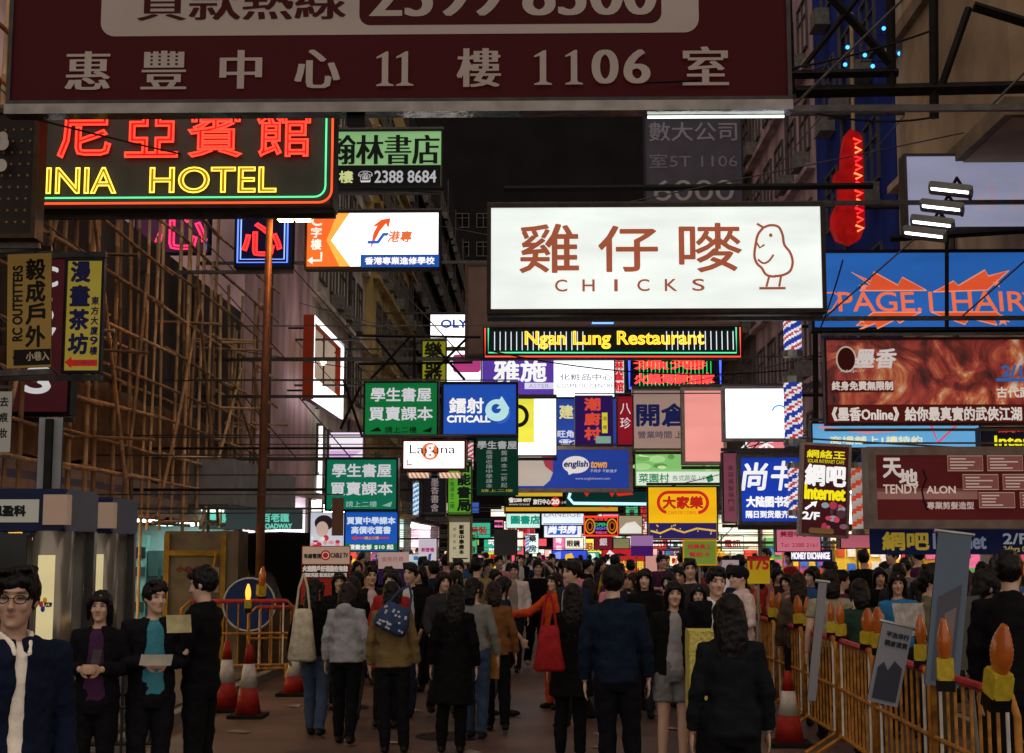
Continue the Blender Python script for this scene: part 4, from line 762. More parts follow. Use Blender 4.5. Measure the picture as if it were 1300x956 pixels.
# ================================================================ people
CLOUD = bpy.data.textures.new('folds', 'CLOUDS'); CLOUD.noise_scale = .085
CLOUD2 = bpy.data.textures.new('strands', 'CLOUDS'); CLOUD2.noise_scale = .035
PENDING = []
def raw(name, bm, m, parent, vox, disp=0, smooth=2, tex=None, fold=.09):
    me = bpy.data.meshes.new(name); bmesh.ops.recalc_face_normals(bm, faces=bm.faces); bm.to_mesh(me); bm.free()
    for x in (m if isinstance(m, list) else [m]): me.materials.append(x)
    o = link(name, me, parent)
    r = o.modifiers.new('r', 'REMESH'); r.mode = 'VOXEL'; r.voxel_size = vox; r.use_smooth_shade = True
    if disp:
        d = o.modifiers.new('d', 'DISPLACE'); d.texture = tex or CLOUD; d.strength = disp; d.mid_level = .5; d.texture_coords = 'LOCAL'
    if smooth: s = o.modifiers.new('s', 'SMOOTH'); s.iterations = smooth; s.factor = .5
    PENDING.append(o); return o
def finalize():
    bpy.context.view_layer.update(); dg = bpy.context.evaluated_depsgraph_get(); new = []
    for o in PENDING: new.append(bpy.data.meshes.new_from_object(o.evaluated_get(dg)))
    for o, me in zip(PENDING, new):
        old = o.data; mats = [x for x in old.materials]; o.modifiers.clear(); o.data = me
        me.materials.clear()
        for x in mats: me.materials.append(x)
        me.shade_smooth(); bpy.data.meshes.remove(old)
        if 'face' in o: paint_face(o)
    PENDING.clear()
def skin_mat():
    m = bpy.data.materials.new('skin'); m.use_nodes = True; N = m.node_tree.nodes; L = m.node_tree.links
    a = N.new('ShaderNodeAttribute'); a.attribute_name = 'tone'; p = N['Principled BSDF']; L.new(a.outputs['Color'], p.inputs['Base Color'])
    p.inputs['Roughness'].default_value = .5; return m
SKIN = skin_mat()
def hair_mat(c):
    return mat(c, .45, 0, 0, .5, 60, .5, True, 90, (1, 1, .12), .18)
def cloth(c, pat=None): return mat(c, .9, 0, 0, .16, 5, .6, True, 13, None, .1)
def sst(a, b, x): t = max(0, min(1, (x - a) / (b - a))); return t * t * (3 - 2 * t)
def paint_face(o):
    me = o.data; at = me.color_attributes.new('tone', 'FLOAT_COLOR', 'POINT'); M = o['face']; base = tuple(o['skin'])
    hc = Vector(M[0:3]); ang = M[3]; ca, sa = math.cos(-ang), math.sin(-ang); fem = M[4]; buf = []
    for v in me.vertices:
        q = v.co - hc; x, y, z = q.x * ca - q.y * sa, q.x * sa + q.y * ca, q.z
        c = list(base)
        if y < -.03 and abs(z) < .14:
            ax = abs(x)
            def mixc(t, k):
                for i in range(3): c[i] = c[i] * (1 - k) + t[i] * k
            e = ((ax - .031) / .0175) ** 2 + ((z - .004) / .0095) ** 2
            mixc((.02, .014, .012), 1 - sst(.5, 1.35, e))
            b = ((ax - .033) / .021) ** 2 + ((z - .027 + (ax - .033) ** 2 * 6) / .0055) ** 2
            mixc((.03, .02, .016), .85 * (1 - sst(.5, 1.5, b)))
            l = (ax / .023) ** 2 + ((z + .062) / .0085) ** 2
            mixc((.32, .07, .06) if fem else (.26, .1, .08), .8 * (1 - sst(.5, 1.4, l)))
            mixc((.08, .03, .02), .6 * (1 - sst(.4, 1.3, ((ax - .008) / .005) ** 2 + ((z + .037) / .004) ** 2)))
        buf += [c[0], c[1], c[2], 1]
    at.data.foreach_set('color', buf)
    del o['face']; del o['skin']
ARMS = {'down': ((.225, .02, 1.13), (.235, -.05, .88)), 'out': ((.26, .03, 1.14), (.30, -.04, .90)), 'bent': ((.235, .0, 1.13), (.075, -.23, 1.14)), 'low': ((.235, .02, 1.13), (.12, -.22, 1.0)), 'fwd': ((.23, -.07, 1.14), (.21, -.24, .97)), 'back': ((.23, .1, 1.15), (.24, .11, .90)),
        'chin': ((.2, -.16, 1.15), (.07, -.15, 1.43)), 'reach': ((.33, -.16, 1.2), (.58, -.24, 1.17)), 'head': ((.34, -.04, 1.38), (.16, -.06, 1.62)), 'read': ((.23, -.03, 1.14), (.1, -.28, 1.22))}
def hand(bm, wr, fd, side, curl=.4):
    fd = fd.normalized(); nrm = Vector((side * 1.0, 0, 0)); nrm = (nrm - fd * nrm.dot(fd)).normalized(); sd = fd.cross(nrm).normalized()
    if sd.y > 0: sd = -sd                                  # the thumb side points forward
    M = Matrix((sd, nrm, fd)).transposed().to_4x4()
    ball(bm, wr + fd * .05, (.041, .015, .05), M, 10, 7)
    for k, ln in enumerate((.072, .08, .075, .058)):
        a = wr + fd * .085 + sd * (.03 - .02 * k); b = a + fd * ln * .5 - nrm * ln * .2 * curl; c = b + (fd * (1 - curl) - nrm * curl * 1.2).normalized() * ln * .5
        tube(bm, [a - fd * .02, a, b, c], [.0095, .0095, .0088, .0068], 6)
    a = wr + fd * .025 + sd * .034; b = a + fd * .03 + sd * .024 - nrm * .006; c = b + fd * .032 + sd * .004 - nrm * .008
    tube(bm, [wr + fd * .02 + sd * .015, a, b, c], [.013, .012, .0105, .008], 6)
LEGS = {'stand': ((.09, 0, .48), (.095, .02, .075), (.09, 0, .48), (.1, .02, .075)), 'walk': ((.08, -.13, .49), (.085, -.2, .08), (.085, .02, .47), (.09, .3, .12)), 'step': ((.085, -.06, .485), (.09, -.08, .075), (.085, .03, .475), (.09, .17, .085)), 'lean': ((.1, .02, .48), (.12, .03, .075), (.07, -.04, .48), (.1, -.02, .075))}
def person(x, d, h, face, top, bottom, hair, arms=('down', 'down'), legs='stand', fem=False, turn=0, skin=(.42, .26, .18), vox=.0095, shirt=None, style='jacket', hairs='short', sleeve=1, hem=None, bhem=.09, shoes='1a1716', label=None, group=None, extra=None, nod=0, gap=26, collar=False, glasses=False):
    """one figure: continuous body mesh, with clothing and hair as children; face = heading in degrees, 0 towards the camera"""
    bm = bmesh.new(); kf = .9 if fem else 1.0; A = math.radians(turn)
    sh = .19 * kf; hip = .155 if fem else .145
    rings(bm, [(.80, .10, .09, 0), (.88, hip, .105, .005), (.98, hip * .97, .1, 0), (1.06, .125 * kf, .085, 0), (1.17, .138 * kf, .095, -.005), (1.29, .158 * kf, .105, -.005), (1.38, .165 * kf, .09, .005), (1.425, .1, .065, .012), (1.45, .055, .055, .012)])
    tube(bm, [(0, .018, 1.40), (0, .008, 1.46), (0, -.002, 1.53)], [.058 * kf, .05 * kf, .052 * kf], 12)
    hc = Vector((0, -.008, 1.598)); T = Matrix.Translation(hc) @ Matrix.Rotation(A, 4, 'Z') @ Matrix.Rotation(R(nod), 4, 'X')
    hb = bmesh.new(); jw = .93 if fem else 1
    rings(hb, [(-.113, .018, .018, -.058), (-.104, .033 * jw, .034, -.048), (-.088, .046 * jw, .054, -.032), (-.065, .0565 * jw, .071, -.017), (-.04, .063, .08, -.008), (-.01, .0685, .086, 0), (.02, .0725, .091, .005), (.05, .0735, .092, .008), (.075, .067, .083, .01), (.095, .05, .062, .012), (.107, .024, .03, .012)], 24)
    tube(hb, [(0, -.083, .012), (0, -.095, -.012), (0, -.107, -.032), (0, -.09, -.042)], [.008, .0095, .0125, .009], 8)
    for q in (-1, 1):
        ball(hb, (q * .0085, -.096, -.036), .0085, None, 8, 6); ball(hb, (q * .073, .012, -.008), (.009, .017, .03), None, 8, 6); ball(hb, (q * .034, -.068, -.028), (.024, .016, .022), None, 8, 6)
    ball(hb, (0, -.083, .03), (.04, .012, .008), None, 8, 6); ball(hb, (0, -.082, -.0625), (.02, .013, .0075), None, 8, 6); ball(hb, (0, -.078, -.098), (.02, .014, .012), None, 8, 6)
    bmesh.ops.transform(hb, matrix=T, verts=hb.verts); me = bpy.data.meshes.new('h'); hb.to_mesh(me); hb.free(); bm.from_mesh(me); bpy.data.meshes.remove(me)
    J = []
    for sd, a in ((1, arms[0]), (-1, arms[1])):
        e, wv = ARMS[a]; S = Vector((sd * (sh - .02), .01, 1.375)); E = Vector((sd * e[0] * (kf * .5 + .5), e[1], e[2])); W = Vector((sd * wv[0], wv[1], wv[2]))
        tube(bm, [S + Vector((-sd * .06, 0, -.01)), S, S.lerp(E, .5), E, E.lerp(W, .35), W], [.055, .052 * kf, .044 * kf, .038 * kf, .04 * kf, .026], 10); hand(bm, W, (W - E).normalized() * .8 + (Vector((0, 0, -.4)) if a in ('down', 'out', 'fwd', 'back') else Vector((-sd * .3, -.1, 0))), sd, .3 if a in ('down', 'out', 'fwd', 'back') else .75); J.append((S, E, W, sd))
    lg = LEGS[legs]; LJ = []
    for sd, k, an in ((1, lg[0], lg[1]), (-1, lg[2], lg[3])):
        H = Vector((sd * .085, 0, .88)); K = Vector((sd * k[0], k[1], k[2])); F = Vector((sd * an[0], an[1], an[2]))
        tube(bm, [H, H.lerp(K, .45), K, K.lerp(F, .3), F], [.085, .073, .053, .052, .036], 12); ball(bm, F + Vector((0, -.06, -.035)), (.036, .105, .03), None, 10, 6); LJ.append((H, K, F, sd))
    body = raw('person', bm, SKIN, None, vox, 0, 1)
    body['face'] = [hc.x, hc.y, hc.z, A, 1.0 if fem else 0.0]; body['skin'] = list(skin)
    # trousers, shorts or skirt
    if bottom:
        bm = bmesh.new(); rings(bm, [(.80, .13, .115, 0), (.86, hip + .022, .128, .006), (.95, hip + .016, .12, .003), (1.0, hip + .006, .112, 0)])
        for H, K, F, sd in LJ:
            if bhem > .4: tube(bm, [H + Vector((0, 0, .02)), H.lerp(K, .5), H.lerp(K, min(1, (.88 - bhem) / .4))], [.098, .1, .1], 14)
            else: tube(bm, [H + Vector((0, 0, .02)), H.lerp(K, .45), K, K.lerp(F, .45), F + Vector((0, 0, .0))], [.097, .086, .069, .066, .06 if not fem else .055], 14)
        raw('trousers' if bhem < .4 else 'shorts', bm, cloth(bottom), body, vox * 1.25, .028, 1)
    # top
    zt = hem if hem else (.86 if style in ('jacket', 'hoodie', 'open') else .93); th = {'tee': .012, 'jacket': .021, 'hoodie': .026, 'coat': .022, 'open': .024}[style]
    bm = bmesh.new(); fl = .0 if style != 'coat' else .05
    prof = [(zt, hip + th + fl, .11 + th + fl), (zt + .03, hip + th + fl * .9, .11 + th + fl * .9), (1.0, hip + th * 1.1, .105 + th), (1.08, .135 * kf + th * 1.15, .092 + th * 1.1), (1.18, .142 * kf + th, .098 + th), (1.29, .16 * kf + th * .9, .106 + th * .9), (1.375, .162 * kf + th * .85, .093 + th), (1.42, .112 + th * .7, .078 + th * .8), (1.45, .07 + th * .5, .07 + th * .4)]
    if style in ('tee',): prof = prof[:-1] + [(1.44, .07, .062)]
    prof = [p for i, p in enumerate(prof) if i < 2 or p[0] > zt + .05]
    if style == 'open':
        n = 26; g0 = R(gap); out = []
        for z, rx, ry in prof:
            gg = g0 * (1.15 if z < 1.2 else .8)
            ang = [-math.pi / 2 + gg + (2 * math.pi - 2 * gg) * i / n for i in range(n + 1)]
            out.append([[bm.verts.new(((rx - t) * math.cos(q), (ry - t) * math.sin(q), z)) for q in ang] for t in (0, .028)])
        for Aq, Bq in zip(out, out[1:]):
            for i in range(n):
                bm.faces.new((Aq[0][i], Aq[0][i + 1], Bq[0][i + 1], Bq[0][i])); bm.faces.new((Aq[1][i], Bq[1][i], Bq[1][i + 1], Aq[1][i + 1]))
            for i in (0, n): bm.faces.new((Aq[0][i], Bq[0][i], Bq[1][i], Aq[1][i]))
        for Q in (out[0], out[-1]):
            for i in range(n): bm.faces.new((Q[0][i], Q[1][i], Q[1][i + 1], Q[0][i + 1]))
        b2 = bmesh.new(); rings(b2, [(z if i else max(z, .9), rx - th * .75, ry - th * .75 + .004, 0) for i, (z, rx, ry) in enumerate(prof[1:-1])] + [(1.435, .066, .06, .004)])
        if collar:
            for q in (-1, 1): tube(b2, [(q * .062, .03, 1.462), (q * .06, -.03, 1.455), (q * .035, -.085, 1.425), (q * .028, -.112, 1.385)], [(.01, .018), (.01, .02), (.011, .018), (.01, .007)], 8)
        raw('shirt', b2, cloth(shirt or 'd8d4d0'), body, vox * 1.2, .008, 1)
    else: rings(bm, [(z, rx, ry, .003) for z, rx, ry in prof], 24)
    for S, E, W, sd in J:
        e = S.lerp(E, .6) if sleeve < .5 else (E.lerp(W, .15) if sleeve < .8 else E.lerp(W, .94))
        if sleeve < .5: tube(bm, [S + Vector((-sd * .07, 0, 0)), S, e], [.06, .066 * kf, .066], 12)
        else: tube(bm, [S + Vector((-sd * .07, 0, 0)), S, S.lerp(E, .5), E, e], [.062, (.062 + th * .45) * kf, (.052 + th * .55) * kf, .047 + th * .45, .036 + th * .5], 12)
    if style == 'hoodie': ball(bm, (0, .1, 1.40), (.115, .06, .1), Matrix.Rotation(R(-25), 4, 'X'), 12, 8)
    if style in ('jacket', 'coat'): rings(bm, [(1.415, .09, .088, .016), (1.47, .073, .07, .016), (1.475, .05, .05, .016)], 16)
    prof = prof
    raw({'tee': 'shirt', 'hoodie': 'hooded_sweatshirt', 'coat': 'coat'}.get(style, 'jacket'), bm, cloth(top), body, vox * 1.25, .034 if th > .02 else .02, 1)
    # hair
    bm = bmesh.new(); TH = T
    if hairs == 'cap':
        ball(bm, (0, .012, .035), (.09, .105, .085)); ball(bm, (0, -.11, .045), (.07, .07, .008))
    else:
        rt = Matrix.Rotation(R(16), 4, 'X')
        ball(bm, (0, .021, .026), (.086, .104, .104), rt, 18, 12)
        if hairs == 'short':
            for k in range(9): ball(bm, (random.uniform(-.05, .05), random.uniform(-.07, .07), .105 + random.uniform(-.015, .012)), (.03, .035, .018), None, 8, 6)
            for k in range(6): ball(bm, (-.05 + k * .02, -.074, .068 + random.uniform(-.012, .008)), (.016, .018, .024), None, 7, 5)
        else:
            ln = {'bob': .17, 'long': .33, 'vlong': .46, 'pony': .12}[hairs]
            n = 8; wd = .09 if hairs == 'bob' else .1
            rings(bm, [(.02, .084, .075, .045)] + [(-ln * k / n, wd * (1.0 - .25 * (k / n) ** 2), .062 - .025 * k / n, .058 + .03 * min(1, k / 4)) for k in range(1, n + 1)], 18)
            for q in (-1, 1):
                tube(bm, [(q * .05, -.06, .075), (q * .078, -.045, .02), (q * .082, -.025, -.05), (q * .085, -.005, -ln * .62)], [.02, .022, .021, .012], 8)
            for k in range(7): ball(bm, (-.048 + k * .016, -.08 + abs(k - 3) * .003, .058 + random.uniform(-.01, .006)), (.014, .016, .03), None, 7, 5)
            if hairs == 'pony': tube(bm, [(0, .1, .03), (0, .15, -.02), (0, .15, -.16)], [.025, .032, .012], 8)
    bmesh.ops.transform(bm, matrix=TH, verts=bm.verts)
    raw('cap' if hairs == 'cap' else 'hair', bm, hair_mat(hair) if hairs != 'cap' else cloth(hair), body, max(.008, vox * .9), .02 if hairs != 'cap' else 0, 1, CLOUD2)
    for H, K, F, sd in LJ:
        bm = bmesh.new(); ball(bm, F + Vector((0, -.055, -.03)), (.046, .128, .042), None, 12, 8); ball(bm, F + Vector((0, .0, -.005)), (.044, .05, .05), None, 10, 6)
        o = part('shoe', bm, mat(shoes, .5), body, True)
    if glasses:
        bm = bmesh.new()
        for q in (-1, 1):
            tube(bm, [(q * .033 + .024 * math.cos(R(k * 30)), -.104, .002 + .017 * math.sin(R(k * 30))) for k in range(12)], .0022, 5, closed=True); tube(bm, [(q * .057, -.102, .006), (q * .076, .01, .004)], .002, 5)
        tube(bm, [(-.009, -.106, .006), (.009, -.106, .006)], .002, 5); bmesh.ops.transform(bm, matrix=T, verts=bm.verts); part('glasses', bm, BLACK, body)
    s = h / 1.705; body.scale = (s, s, s)
    X = P(x, 700, d).x; z = .125 if (X < -4.02 or X > 4.4) else .006
    body.location = (X, d, z); body.rotation_euler = (R(random.uniform(-1.5, 2.5)), R(random.uniform(-2, 2)), R(face))
    tag(body, label, 'person', group)
    return body
def at(px, ytop, d):
    X = P(px, ytop, d); return X
def hgt(ytop, d, px=650):
    q = P(px, ytop, d); z = .125 if (q.x < -4.02 or q.x > 4.4) else .006
    return max(1.48, min(1.86, q.z - z + .01))
SK = [(.46, .29, .20), (.40, .25, .17), (.50, .33, .24), (.43, .27, .19)]
BK, BK2 = '080606', '100b08'
# px, head-top y, distance, heading, kwargs
NEAR = [
 (4, 727, 5.9, 40, dict(gap=9, turn=-32, collar=True, glasses=True, top='10172a', bottom='14141a', hair=BK, shirt='e8e0d0', style='open', vox=.007, hairs='short', label='man in glasses and navy jacket over cream collared shirt beside phone booths')),
 (125, 754, 10, 5, dict(top='0e0c10', bottom='0c0c0e', hair=BK, shirt='3a1f3a', style='open', fem=True, hairs='bob', arms=('bent', 'bent'), label='woman in black coat and plum shirt looking down at phone')),
 (195, 741, 10.2, 22, dict(top='0f0f14', bottom='101014', hair=BK2, shirt='3a7a88', style='open', arms=('bent', 'bent'), turn=20, label='youth in black jacket and teal t-shirt holding white paper')),
 (257, 724, 10.4, -100, dict(top='0b0b0d', bottom='0b0b0d', hair=BK, style='jacket', arms=('read', 'read'), nod=12, label='man in black jacket seen sideways reading yellow leaflet')),
 (405, 737, 14.6, 172, dict(top='0c0b0c', bottom='39465a', hair=BK, style='jacket', fem=True, hairs='long', turn=-20, arms=('out', 'down'), legs='step', label='long haired woman in black top and blue jeans carrying large pale shoulder bag')),
 (436, 729, 17, 10, dict(top='141114', bottom='141418', hair=BK, style='jacket', fem=True, hairs='long', label='smiling long haired woman in black behind the grey hooded sweatshirt')),
 (441, 742, 14, 175, dict(top='8f8f90', bottom='0c0c0e', hair='1a100c', style='hoodie', fem=True, hairs='bob', legs='step', label='person in light grey hooded sweatshirt walking away')),
 (470, 721, 17.2, 20, dict(top='1a1614', bottom='2a3850', hair=BK, shirt='c0a8a8', style='open', legs='walk', label='person in dark jacket open over pinkish striped shirt')),
 (503, 741, 13.4, 180, dict(top='6a5838', bottom='0e0e10', hair=BK, style='hoodie', fem=True, hairs='bob', label='person in khaki waistcoat carrying blue patterned backpack')),
 (495, 722, 18.4, -10, dict(top='2a3a1a', bottom='1a1a1c', hair=BK, style='jacket', label='man in olive jacket looking down behind khaki waistcoat')),
 (545, 722, 21.5, 5, dict(top='567a66', bottom='0e0e10', hair=BK, style='tee', sleeve=.4, fem=True, hairs='bob', arms=('low', 'down'), legs='step', shoes='c8b8a8', label='woman in sage green t-shirt carrying white plastic bag')),
 (573, 745, 13.4, 178, dict(top='09090a', bottom='0a0a0b', hair=BK, style='coat', hem=.5, fem=True, hairs='vlong', label='figure in long black coat with very long black hair seen from behind')),
 (583, 726, 18, -60, dict(top='141214', bottom='1a1a1e', hair=BK, style='jacket', fem=True, hairs='long', turn=-10, label='pale woman in profile behind the long black coat')),
 (606, 736, 14.4, 170, dict(top='6c6c68', bottom='2f3d52', hair=BK, style='tee', sleeve=1, fem=True, hairs='bob', hem=.9, turn=-25, arms=('down', 'down'), legs='step', label='woman in grey blouse and blue jeans seen from behind')),
 (632, 741, 15, 182, dict(top='6a4526', bottom='0d0d0f', hair='1c110b', style='jacket', fem=True, hairs='bob', arms=('down', 'down'), legs='step', label='person in rust brown jacket walking away')),
 (652, 717, 22, -5, dict(top='c8bcb8', bottom='141418', hair=BK, shirt='8a8078', style='open', legs='walk', label='young man in white jacket over striped shirt')),
 (679, 713, 22.6, 8, dict(top='0e0d0f', bottom='0e0e12', hair=BK, style='tee', sleeve=.6, arms=('head', 'down'), legs='walk', shoes='a8987a', label='tall man in black raising one hand to his head')),
 (703, 729, 17, -48, dict(top='b8421a', bottom='b8421a', hair='1a0e0a', style='coat', hem=.55, fem=True, hairs='vlong', arms=('down', 'reach'), label='woman in bright orange dress reaching out her arm')),
 (722, 744, 13, 176, dict(top='0a090a', bottom='0a0a0c', hair=BK, style='coat', hem=.62, fem=True, hairs='vlong', label='woman in black coat with red tote bag seen from behind')),
 (787, 722, 10.9, 180, dict(top='0f1a28', bottom='0c0c10', hair=BK, shirt='d8d4d0', style='jacket', hairs='short', label='broad man in navy bomber jacket seen from behind')),
 (851, 741, 12.4, 3, dict(top='0f0d0e', bottom='6a6a68', hair=BK, shirt='8c8a88', style='open', fem=True, hairs='long', bhem=.62, label='woman in black jacket, grey printed t-shirt and grey shorts')),
 (903, 723, 12, 8, dict(top='0b0b0e', bottom='0c0c10', hair=BK, shirt='d8d8dc', style='open', collar=True, label='man in black suit jacket and open white shirt')),
 (925, 759, 8.4, 184, dict(top='12161a', bottom='0c0c10', hair=BK, style='jacket', fem=True, hairs='long', label='woman in black leather jacket with long wavy hair seen from behind')),
 (941, 721, 15, -75, dict(top='c8b4b0', bottom='1a1a20', hair='17151a', style='jacket', hairs='cap', arms=('low', 'low'), label='person in black flat cap and pale pink shirt in profile')),
 (820, 731, 18.6, 165, dict(top='5a8a1a', bottom='14141a', hair=BK, style='jacket', turn=-30, label='youth in lime green jacket turning aside')),
 (804, 729, 19.6, -60, dict(top='1c3a2a', bottom='14141a', hair='2a160e', style='jacket', fem=True, hairs='long', label='woman in bottle green cardigan beside lime green jacket')),
 (880, 745, 15.2, -5, dict(top='121012', bottom='121216', hair=BK, style='jacket', fem=True, hairs='bob', arms=('bent', 'bent'), label='woman in black eating between suited man and grey t-shirt')),
 (1012, 730, 15.5, 170, dict(top='4a4034', bottom='1a1a20', hair='1e110b', style='jacket', fem=True, hairs='long', label='wavy haired woman in olive brown jacket behind the barriers')),
 (1050, 726, 14.4, 186, dict(top='8a8470', bottom='1a1a20', hair=BK2, style='tee', sleeve=.4, hairs='bob', label='person in mottled pale t-shirt with purple print behind barriers')),
 (1096, 738, 13.4, 178, dict(top='22382c', bottom='1a1a20', hair=BK2, style='tee', sleeve=.8, fem=True, hairs='bob', label='person in dark green top with shoulder strap behind barriers')),
 (1143, 729, 14.6, -6, dict(top='2a6a98', bottom='1a1a20', hair=BK, style='tee', sleeve=.4, fem=True, hairs='long', label='woman in bright blue t-shirt facing along the pavement')),
 (1168, 731, 13.2, 70, dict(top='10131c', bottom='1a1a20', hair=BK, shirt='b8c0d0', style='open', label='man in dark suit bending over newspaper')),
 (1188, 720, 11.2, 55, dict(top='5a5040', bottom='3a3428', hair=BK2, style='jacket', arms=('read', 'read'), nod=14, label='man in tan jacket holding open newspaper')),
 (1240, 727, 10, 80, dict(top='26241f', bottom='2a2620', hair=BK, style='tee', fem=True, hairs='bob', arms=('chin', 'low'), turn=10, label='woman with dark bob raising her hand to her mouth')),
 (1288, 704, 9.4, 150, dict(top='0f0e10', bottom='101014', hair=BK, style='jacket', label='tall man in black jacket with back turned near roll banners')),
]
for x, yt, d, fc, kw in NEAR:
    random.seed(x); kw.setdefault('skin', random.choice(SK)); person(x, d, hgt(yt, d, x), fc, **kw)
# pool of further people, shared by copies
COLS = {'black': '100e10', 'charcoal': '2c2a2c', 'navy': '182238', 'grey': '6a6a6a', 'white': 'b8b4b0', 'red': '8a2420', 'pink': 'b87a84', 'tan': '7a6448', 'olive': '454a2c', 'blue': '2c5080', 'yellow': 'b09030', 'plum': '4a2442'}
PROTO = []; random.seed(21)
for fem, st, hs, lg, ar, fc, tn in ((0, 'jacket', 'short', 'stand', ('down', 'down'), 0, 0), (1, 'tee', 'long', 'step', ('down', 'fwd'), 0, 8), (0, 'open', 'short', 'walk', ('fwd', 'back'), 0, -10), (1, 'hoodie', 'bob', 'step', ('bent', 'down'), 0, 0), (0, 'tee', 'short', 'step', ('down', 'bent'), 0, 20), (1, 'coat', 'long', 'stand', ('down', 'down'), 0, -15), (1, 'jacket', 'bob', 'walk', ('back', 'fwd'), 0, 10), (0, 'hoodie', 'short', 'walk', ('back', 'fwd'), 0, 0)):
    b = person(650, 30, 1.705, 0, '100e10', '141418', BK, ar, lg, bool(fem), tn, random.choice(SK), .017, 'b8b4b0', st, hs, 1 if st != 'tee' else .4, .62 if st == 'coat' else None, label='x'); PROTO.append((b, fem, st, hs))
finalize()
GN = {'jacket': 'jacket', 'tee': 'short sleeved top', 'open': 'open jacket', 'hoodie': 'hooded top', 'coat': 'long coat'}
USED = set()
def crowd(px, d, face, i, cname, zone, htop=None):
    b, fem, st, hs = PROTO[i]
    if id(b) in USED: c = copytree(b)
    else: c = b; USED.add(id(b))
    q = P(px, 700, d); z = .125 if (q.x < -4.02 or q.x > 4.4) else .006
    h = random.uniform(1.53, 1.66) if fem else random.uniform(1.62, 1.78); s = h / 1.705
    c.scale = (s, s, s); c.location = (q.x, d, z); c.rotation_euler.z = R(face)
    for ch in c.children:
        nm_ = ch.name.split('.')[0]
        if nm_ in ('jacket', 'hooded_sweatshirt', 'coat') or (nm_ == 'shirt' and st == 'tee'): ch.material_slots[0].link = 'OBJECT'; ch.material_slots[0].material = cloth(COLS[cname])
        if nm_ == 'trousers': ch.material_slots[0].link = 'OBJECT'; ch.material_slots[0].material = cloth(random.choice(('141418', '222834', '33302c', '1a1614', '3a3c40')))
    a = face % 360; fa = 'facing the camera side of the street' if a < 50 or a > 310 else ('walking away' if 130 < a < 230 else 'turned sideways')
    fb = {'f': 'approaching', 'w': 'walking away', 't': 'side on'}[fa[0]]
    l = f"{'woman' if fem else 'man'} with {'short' if hs == 'short' else 'long' if hs == 'long' else 'bobbed'} hair in {cname} {GN[st]} {fb} in {zone}"
    tag(c, l, 'person', f'{cname} {GN[st]} people {fa[:7].strip()} in the {zone}'.replace('facing', 'coming'))
random.seed(33); placed = [(P(n[0], 700, n[2]).x, n[2]) for n in NEAR]
def tryput(px, d, zone, gap):
    q = P(px, 700, d)
    if any((q.x - a) ** 2 + (d - b) ** 2 < gap * gap for a, b in placed): return False
    placed.append((q.x, d)); fc = random.choice((0, 0, 0, 0, 180, 180, 80, -60)) + random.uniform(-25, 25)
    crowd(px, d, fc, random.randrange(8), random.choice(list(COLS) + ['black', 'black', 'charcoal', 'navy']), zone); return True
n = 0
for k in range(1500):
    if n >= 98: break
    d = random.uniform(15.3, 29); px = random.uniform(395, 1010)
    if (635 < px < 705 and d < 25) or (px < 430 and d < 20.5): continue
    n += tryput(px, d, 'middle crowd', .5)
n = 0
for k in range(600):
    if n >= 90: break
    d = random.uniform(29, 62); px = 685 + random.uniform(-5.5, 6.5) * FPX / d
    n += tryput(px, d, 'distant crowd', .6)
n = 0
for k in range(300):
    if n >= 26: break
    d = random.uniform(12.5, 22); px = random.uniform(985, 1290)
    if P(px, 700, d).x < 2.7 + (17 - d) * .13 + .35: continue
    if P(px, 700, d).x > 7.2: continue
    n += tryput(px, d, 'barrier crowd', .52)
n = 0
for k in range(200):
    if n >= 10: break
    d = random.uniform(22, 30); px = random.uniform(150, 340)
    if P(px, 700, d).x < -6: continue
    n += tryput(px, d, 'crowd under scaffolding', .7)
for b, *_ in PROTO:
    if id(b) not in USED:
        for ch in list(b.children): bpy.data.objects.remove(ch)
        bpy.data.objects.remove(b)
# ================================================================ street furniture and small things
YEL = mat('a8722e', .55, 0, 0, .6, 11); RW = mat('a83838', .5, 0, 0, .4, 9); WHT = mat('c8c0b4', .5, 0, 0, .3, 9)
def barrier(x, y, rz, L=1.9, label='', col=YEL, group=None):
    o = root('crowd_barrier', (x, y, .01 if -4.02 < x < 4.4 else .13), label, 'barrier', group, rz)
    bm = bmesh.new(); h = L / 2; tube(bm, [(-h, 0, .18), (-h, 0, .95), (-h + .1, 0, 1.05), (h - .1, 0, 1.05), (h, 0, .95), (h, 0, .18)], .022, 8); part('frame', bm, col, o, True)
    for z in (.2, .62):
        bm = bmesh.new(); tube(bm, [(-h, 0, z), (h, 0, z)], .017, 7); part('rail', bm, col, o)
    bm = bmesh.new(); tube(bm, [(-h + .12, 0, 1.05), (h - .12, 0, 1.05)], .03, 8); part('wrapped_top_rail', bm, RW if col is YEL else col, o)
    for k in range(9):
        xx = -h + L * (k + 1) / 10; bm = bmesh.new(); tube(bm, [(xx, 0, .2), (xx, 0, 1.03)], .011, 6); part('bar', bm, WHT if k in (0, 8) and col is YEL else col, o)
    for xx in (-h + .1, h - .1):
        bm = bmesh.new(); tube(bm, [(xx, -.28, .02), (xx, 0, .2), (xx, .28, .02)], .02, 6); part('foot', bm, col, o)
    return o
AMB = mat('c8621a', .25, 0, .1, .35, 30, 0, False, 40, None, .5)  # unlit amber plastic, brightened by a slight glow in its colour
